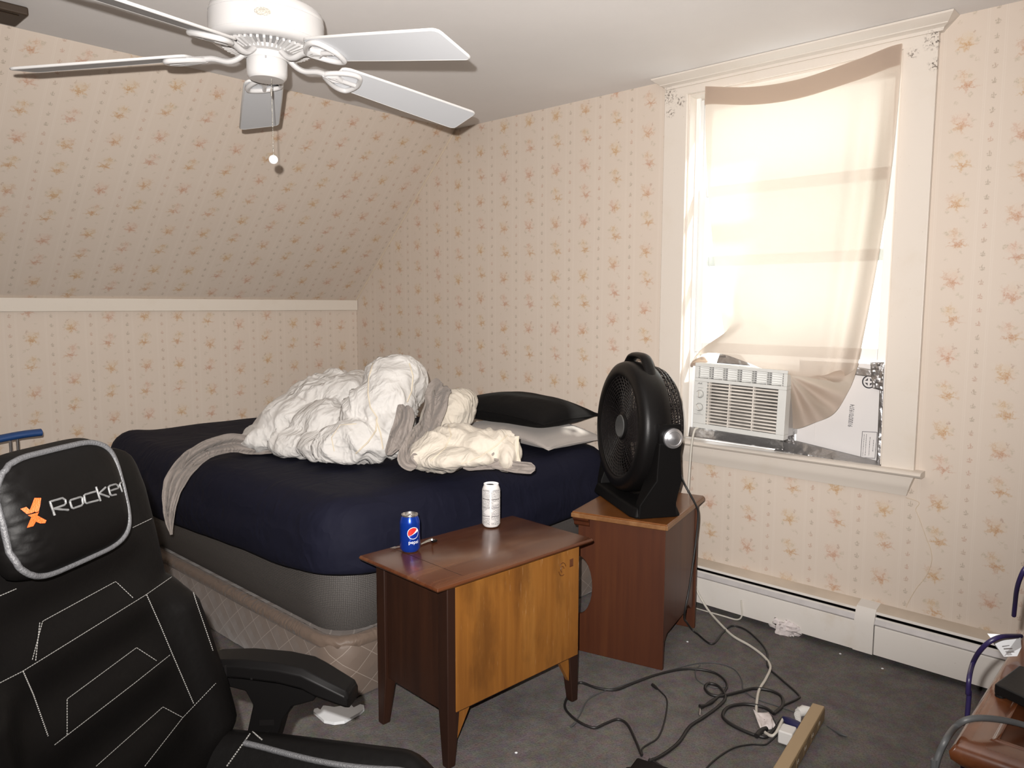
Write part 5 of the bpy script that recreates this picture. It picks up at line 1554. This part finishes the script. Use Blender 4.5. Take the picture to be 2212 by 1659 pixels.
g = MB(); q0 = [Vector(onk(u, v, z))-p for u, v, z in ((2133,1369,DZ+0.05), (2200,1373,DZ+0.055), (2204,1376,DZ+0.050), (2206,1398,DZ+0.022), (2197,1417,DZ+0.006), (2168,1418,DZ+0.006), (2148,1393,DZ+0.026), (2140,1378,DZ+0.046))]
g.add(q0, [tuple(range(8))]); g.build('tag_sheet', 'paper_white', tg, solid=0.0012)
g = MB()
for k, (u0, v0, u1, v1) in enumerate(((2165,1396,2180,1394), (2168,1401,2186,1400), (2172,1407,2190,1406), (2175,1412,2184,1411))):
    a, c = onk(u0, v0, DZ+0.03)-p, onk(u1, v1, DZ+0.03)-p
    g.tube([a-ray(u0, v0)*0.012, c-ray(u1, v1)*0.012], 0.0006, 4)
g.build('tag_print', 'vent_grey', tg)
def up(u, v, z): return hit(u, v, 2, z)
cord('loose_cable', 'dark purple cable looping off the desk down to the carpet', [up(2205,1374,DZ+0.045), up(2185,1374,DZ+0.062), up(2160,1376,DZ+0.070), up(2135,1388,DZ+0.060), up(2115,1408,DZ+0.035), up(2102,1432,DZ), hit(2094,1462,1,-4.10), hit(2091,1500,1,-4.10), hit(2090,1540,1,-4.10), (-1.66,-4.09,0.25), (-1.62,-4.04,0.03), (-1.50,-4.0,0.006)], 0.0042, 'cord_purple')
cord('loose_cable', 'dark purple cable rising from the desk beside the window wall', [up(2190,1330,DZ+0.02), up(2193,1300,DZ+0.06), up(2196,1275,DZ+0.10), up(2203,1250,DZ+0.135), up(2216,1226,DZ+0.16), up(2240,1215,DZ+0.16), up(2262,1240,DZ+0.1), up(2270,1300,DZ+0.02)], 0.0042, 'cord_purple')
cord('loose_cable', 'grey black cable draped across the desk corner', [up(2260,1585,DZ+0.007), up(2215,1567,DZ+0.010), up(2170,1556,DZ+0.018), up(2120,1551,DZ+0.024), up(2085,1556,DZ+0.020), up(2062,1572,DZ+0.005), hit(2045,1595,0,-1.945), hit(2030,1625,0,-1.955), hit(2020,1660,0,-1.96), hit(2014,1720,0,-1.96), (-1.95,-4.13,0.10), (-1.93,-4.15,0.006), (-1.85,-4.2,0.006)], 0.0048, 'cord_grey')

# ------------------------------------------------------------------ power strip and what is plugged into it
a_, c_ = hit(1740, 1552, 2, 0.035), hit(1665, 1690, 2, 0.035)
ang = math.atan2(a_.y-c_.y, a_.x-c_.x)
ctr = (a_+c_)/2
A = hit(1777, 1556, 2, 0.0); Bq = hit(1712, 1672, 2, 0.0)
dirv = (Vector((A.x, A.y, 0))-Vector((Bq.x, Bq.y, 0))).normalized(); ang = math.atan2(dirv.y, dirv.x)
ps = thing('power_strip', 'beige power strip standing on its side on the carpet', 'power strip', (A.x-dirv.x*0.24, A.y-dirv.y*0.24, 0), ang)
MB().box(-0.26, -0.005, 0.001, 0.24, 0.035, 0.052).build('housing', 'strip_beige', ps, bevel=0.004)
MB().box(-0.25, -0.0065, 0.006, 0.235, -0.005, 0.047).build('face_plate', 'strip_face', ps, bevel=0.002)
for k in range(4):
    x = 0.16-k*0.085
    so = MB().box(x-0.015, -0.0075, 0.010, x+0.015, -0.0064, 0.043).build('socket', 'strip_face', ps, bevel=0.001)
    for dx in (-0.006, 0.006): MB().box(x+dx-0.001, -0.0080, 0.024, x+dx+0.001, -0.0074, 0.034).build('slot', 'cord_white', so)
PSM = Matrix.Translation(ps.location) @ Matrix.Rotation(ang, 4, 'Z')
PSI = PSM.inverted()
def psl(x, y, z): return tuple(PSM @ Vector((x, y, z)))
g = MB().box(0.005, 0.0365, 0.006, 0.060, 0.082, 0.050)
ch1 = thing('usb_charger', 'white cube charger plugged into the power strip', 'charger', ps.location, ang)
g.build('body', 'plug_white', ch1, bevel=0.006)
MB().lathe([(0, -0.001), (0.004, -0.001), (0.004, 0.001), (0, 0.001)], 10, (0.032, 0.0825, 0.028), (0, 1, 0)).build('port', 'ink', ch1)
ad = thing('plug', 'ribbed white plug and adapter at the end of the power strip', 'plug', ps.location, ang)
MB().tube([(0.215, 0.037, 0.030), (0.205, 0.055, 0.032), (0.185, 0.066, 0.030)], [0.016, 0.018, 0.014], 12).build('plug_body', 'plug_white', ad, smooth=50)
g = MB()
for k in range(6): g.tube([(0.180-k*0.009, 0.066-k*0.003, 0.028), (0.175-k*0.009, 0.065-k*0.003, 0.028)], 0.0115-0.0008*k, 10)
g.build('strain_relief', 'plug_white', ad, smooth=40)
MB().box(0.200, 0.068, 0.022, 0.216, 0.076, 0.036).build('reset_button', 'plug_white', ad, bevel=0.002)
nv = thing('plug', 'dark navy plug on a black cord in the power strip', 'plug', ps.location, ang)
MB().tube([(0.095, 0.037, 0.030), (0.100, 0.060, 0.032), (0.108, 0.080, 0.034), (0.115, 0.095, 0.034)], [0.017, 0.017, 0.013, 0.008], 12).build('plug_body', 'plug_navy', nv, smooth=50)
# crumpled tissue by the strip
def crumpled(name, label, c, r, sx, sy, sz, seed, m='tissue', cat='tissue', rz=0.0):
    g = MB(); n1, n2 = 36, 18
    for j in range(n2+1):
        ph = PI*j/n2-PI/2
        for i in range(n1):
            a = 2*PI*i/n1
            d = Vector((math.cos(ph)*math.cos(a), math.cos(ph)*math.sin(a), math.sin(ph)))
            k = 1+0.45*nz(d*1.7, 1)+0.35*(1-2*abs(noise.noise(d*3.1+Vector((seed, 0, 0)))))-0.2
            p_ = Vector((d.x*sx, d.y*sy, d.z*sz))*r*k
            p_.z = max(p_.z+r*sz*0.7, 0.001); g.v.append(tuple(p_))
    for j in range(n2):
        for i in range(n1): g.f.append((j*n1+i, j*n1+(i+1) % n1, (j+1)*n1+(i+1) % n1, (j+1)*n1+i))
    o = g.build(name, m, None, smooth=35); o.location = c; o.rotation_euler = (0, 0, rz)
    return tag(o, label, cat)
crumpled('tissue', 'crumpled pinkish white tissue lying against the baseboard heater', hit(1700, 1368, 2, 0), 0.052, 0.7, 1.15, 0.85, 3.3)
tp = hit(1680, 1575, 2, 0.0)
tq = thing('tissue', 'torn pinkish white tissue strip lying beside the power strip', 'tissue', tp)
def tis(poly, seed):
    g = MB(); ctr_ = Vector((sum(q[0] for q in poly)/len(poly), sum(q[1] for q in poly)/len(poly)))
    rings_ = 5
    for k in range(rings_+1):
        for q in poly:
            s = k/rings_; u, v = ctr_.x+(q[0]-ctr_.x)*s, ctr_.y+(q[1]-ctr_.y)*s
            p_ = hit(u, v, 2, 0.012+0.014*nz((u*0.07, v*0.07, seed)))-tp; g.v.append(tuple(p_))
    n_ = len(poly)
    for k in range(rings_):
        for i in range(n_): g.f.append((k*n_+i, k*n_+(i+1) % n_, (k+1)*n_+(i+1) % n_, (k+1)*n_+i))
    return g
tis([(1627,1532),(1636,1539),(1648,1540),(1660,1538),(1667,1548),(1672,1562),(1667,1575),(1660,1576),(1652,1573),(1643,1573),(1637,1560)], 1.0).build('torn_sheet', 'tissue', tq, smooth=180, solid=0.0015)
tis([(1666,1552),(1674,1560),(1684,1569),(1694,1573),(1703,1585),(1690,1587),(1678,1583),(1670,1574)], 2.0).build('torn_corner', 'tissue', tq, smooth=180, solid=0.0015)

# ------------------------------------------------------------------ cords on the carpet
P1 = psl(0.115, 0.095, 0.034)
kb = (-0.66, -2.93, 0.60)
cord('loose_cable', label='thin black fan cable hanging behind the nightstand and crossing the carpet to the power strip', ctrl=[hit(1468,1020,1,-2.80), hit(1478,1045,1,-2.86), hit(1500,1085,1,-2.90), hit(1508,1110,1,-2.91), hit(1504,1160,1,-2.91), hit(1497,1215,1,-2.91), hit(1488,1275,1,-2.91), hit(1478,1330,1,-2.90), hit(1484,1345,2,0.06), (1500,1365), (1537,1391), (1560,1368), (1580,1352), (1610,1360), (1640,1385), (1657,1410), (1659,1440), (1685,1465), (1724,1500), (1722,1510), (1690,1525), (1672,1540)], r=0.0042, m='cord_black')
cord('loose_cable', label='white cable from the air conditioner down the heater and across the carpet', ctrl=[hit(1507,925,0,-0.128), hit(1500,930,0,-0.150), hit(1494,960,0,-0.155), hit(1490,1010,0,-0.15), hit(1487,1060,0,-0.15), hit(1487,1120,0,-0.13), hit(1490,1200,0,-0.11), hit(1497,1240,0,-0.10), hit(1505,1275,0,-0.09), hit(1530,1318,0,-0.10), (1560,1352), (1585,1375), (1620,1395), (1650,1418), (1664,1440), (1655,1465), (1640,1490), (1635,1515), (1634,1540), (1640,1560), (1650,1580), hit(1672,1588,2,0.02), P1], r=0.0052, m='cord_white')
cord('loose_cable', 'thick black adapter cord coiling from the power strip across the carpet', [P1, (1660,1590), (1640,1590), (1610,1580), (1575,1562), (1561,1545), (1575,1527), (1610,1521), (1650,1528), (1672,1542)], 0.0058, 'cord_black')
cord('loose_cable', 'thick black cord looping over the carpet to the power brick', [(1672,1542), (1690,1525), (1688,1505), (1665,1492), (1630,1487), (1600,1494), (1560,1503), (1535,1500), (1523,1487), (1530,1477), (1548,1480), (1562,1494), (1566,1510), (1550,1528), (1520,1550), (1490,1570), (1465,1605), (1430,1632), (1402,1645)], 0.0056, 'cord_black')
cord('loose_cable', 'black cord from the power brick curling past the walnut nightstand leg', [(1386,1632), (1372,1598), (1355,1565), (1335,1554), (1310,1562), (1285,1572), (1255,1562), (1230,1543), (1220,1525), (1226,1505), (1236,1490)], 0.0045, 'cord_black')
cord('loose_cable', 'black cord running from the walnut nightstand leg to a coiled plug', [(1236,1488), (1244,1478), (1258,1475), (1290,1486), (1330,1490), (1370,1475), (1420,1457), (1470,1446), (1510,1446), (1545,1454), (1566,1470), (1570,1485), (1558,1500), (1545,1510)], 0.0046, 'cord_black')
cord('loose_cable', 'thin black usb cable with its plug lying on the carpet', [(1388,1630), (1387,1618), (1400,1608), (1420,1595), (1432,1570), (1440,1535), (1440,1510), (1428,1495), (1418,1486)], 0.0028, 'cord_black')
cord('loose_cable', 'thin grey cable lying in a wide loop on the carpet', [(1240,1565), (1255,1540), (1270,1512), (1300,1495), (1345,1480), (1400,1462), (1450,1447), (1500,1434), (1545,1432), (1585,1445), (1603,1470), (1606,1490), (1635,1510), (1680,1525), (1722,1540)], 0.0022, 'cord_grey')
cord('loose_cable', 'thin grey cable making a small loop behind the thick cord', [(1512,1437), (1502,1450), (1506,1468), (1525,1480), (1548,1486), (1570,1484)], 0.0020, 'cord_grey')
cord('loose_cable', 'thin black cable from the white charger towards the carpet edge', [psl(0.032, 0.084, 0.028), (1655,1608), (1625,1608), (1590,1614), (1560,1630), (1530,1655), (1505,1690)], 0.0028, 'cord_black')
cord('loose_cable', 'thin grey cable ending in a plug past the power strip', [(1786,1568), (1800,1577), (1808,1581)], 0.0018, 'cord_grey')
cord('loose_cable', 'black cord leaving the power brick along the carpet', [(1402,1640), (1420,1650), (1445,1668), (1460,1690)], 0.0040, 'cord_black')
cord('loose_cable', 'thin black strap loop hanging by the plug end', [(1668,1560), (1678,1575), hit(1675,1562,2,0.02), (1668,1548)], 0.0022, 'cord_black')
def plugend(name, label, pts, rr, m):
    q = [hit(u, v, 2, max(rr)+0.001) for u, v in pts]; o0 = q[0].copy()
    t = thing(name, label, 'plug', (o0.x, o0.y, 0))
    MB().tube([x-Vector((o0.x, o0.y, 0)) for x in q], rr, 10).build('plug_body', m, t, smooth=50)
    return t, o0
plugend('connector', 'small black usb plug on the carpet', [(1409,1479), (1414,1483), (1420,1488)], [0.006, 0.0065, 0.004], 'cord_black')
t, o0 = plugend('connector', 'black barrel plug with a bright metal tip on the carpet', [(1548,1508), (1536,1517), (1524,1524), (1512,1527)], [0.005, 0.008, 0.005, 0.009], 'cord_black')
MB().tube([hit(1512, 1530, 2, 0.008)-Vector((o0.x, o0.y, 0)), hit(1511, 1546, 2, 0.006)-Vector((o0.x, o0.y, 0))], 0.0035, 8).build('metal_tip', 'chrome', t, smooth=60)
plugend('connector', 'small dark plug beyond the power strip', [(1806,1580), (1815,1585), (1822,1588), (1830,1591)], [0.004, 0.006, 0.004, 0.002], 'cord_grey')
plugend('connector', 'small grey plug near the walnut nightstand leg', [(1232,1570), (1238,1566), (1244,1560)], [0.003, 0.0045, 0.003], 'cord_grey')
plugend('velcro_tie', 'black cable tie wrapped on the cord beside the tissue', [(1634,1590), (1641,1582), (1648,1577), (1656,1574)], [0.008, 0.009, 0.009, 0.008], 'cord_black')
# power brick
p = hit(1385, 1648, 2, 0.02)
pb = thing('power_brick', 'black rectangular power adapter brick on the carpet', 'adapter', (p.x-0.02, p.y-0.05, 0), math.radians(12))
MB().box(-0.06, -0.075, 0.001, 0.035, 0.06, 0.032).build('case', 'black_plastic', pb, bevel=0.006)
MB().tube([(-0.01, 0.06, 0.016), (-0.008, 0.075, 0.012)], [0.007, 0.005], 8).build('cord_boot', 'black_matte', pb, smooth=60)

# ------------------------------------------------------------------ white arched scrap on the carpet by the bed
qs = [(677,1536),(679,1531),(686,1529),(692,1533),(698,1524),(703,1524),(722,1527),(740,1524),(756,1519),(761,1525),(764,1528),(778,1521),(786,1523),(787,1530),(778,1538),(760,1548),(744,1557),(722,1560),(700,1556),(690,1547)]
p = hit(730, 1540, 2, 0)
ws = thing('plastic_scrap', 'white curved scrap with two tabs lying on the carpet at the bed corner', 'scrap', p)
g = MB(); top_ = [hit(u, v, 2, 0.012)-p for u, v in qs]; n_ = len(top_)
low_ = [q-Vector((0, 0, 0.010)) for q in top_]
g.add(top_+low_, [tuple(range(n_)), tuple(range(n_, 2*n_))[::-1]]+[(i, (i+1) % n_, n_+(i+1) % n_, n_+i) for i in range(n_)])
g.build('shell', 'paper_white', ws)
# crack in the wallpaper running from the sill to the heater
pts = catmull([hit(u, v, 0, -0.0008) for u, v in ((1957,1075),(1985,1085),(1978,1100),(1985,1118),(2000,1160),(2011,1190),(2012,1215),(2000,1245),(1980,1270),(1965,1295),(1957,1312))], 5)
o0 = pts[0]
o = MB().tube([q-o0 for q in pts], 0.0016, 5).build('trim_3', 'crack'); o.location = o0
struct(o, 'thin crack line in the wallpaper below the window')
# crumbs of debris
for (u, v, lab) in ((1115, 1627, 'tiny pale crumb on the carpet in front of the walnut nightstand'), (1485, 1387, 'tiny pale crumb on the carpet by the reddish nightstand foot'),
                    (1815, 1413, 'tiny pale crumb on the carpet below the heater joint cover'), (1906, 1445, 'tiny pale crumb on the carpet between heater and desk')):
    q = hit(u, v, 2, 0)
    o = MB().lathe([(0, 0.0), (0.004, 0.0005), (0.005, 0.002), (0.002, 0.004), (0, 0.0045)], 7).build('crumb', 'paper_white'); o.location = q
    tag(o, lab, 'crumb', 'crumbs on the carpet')
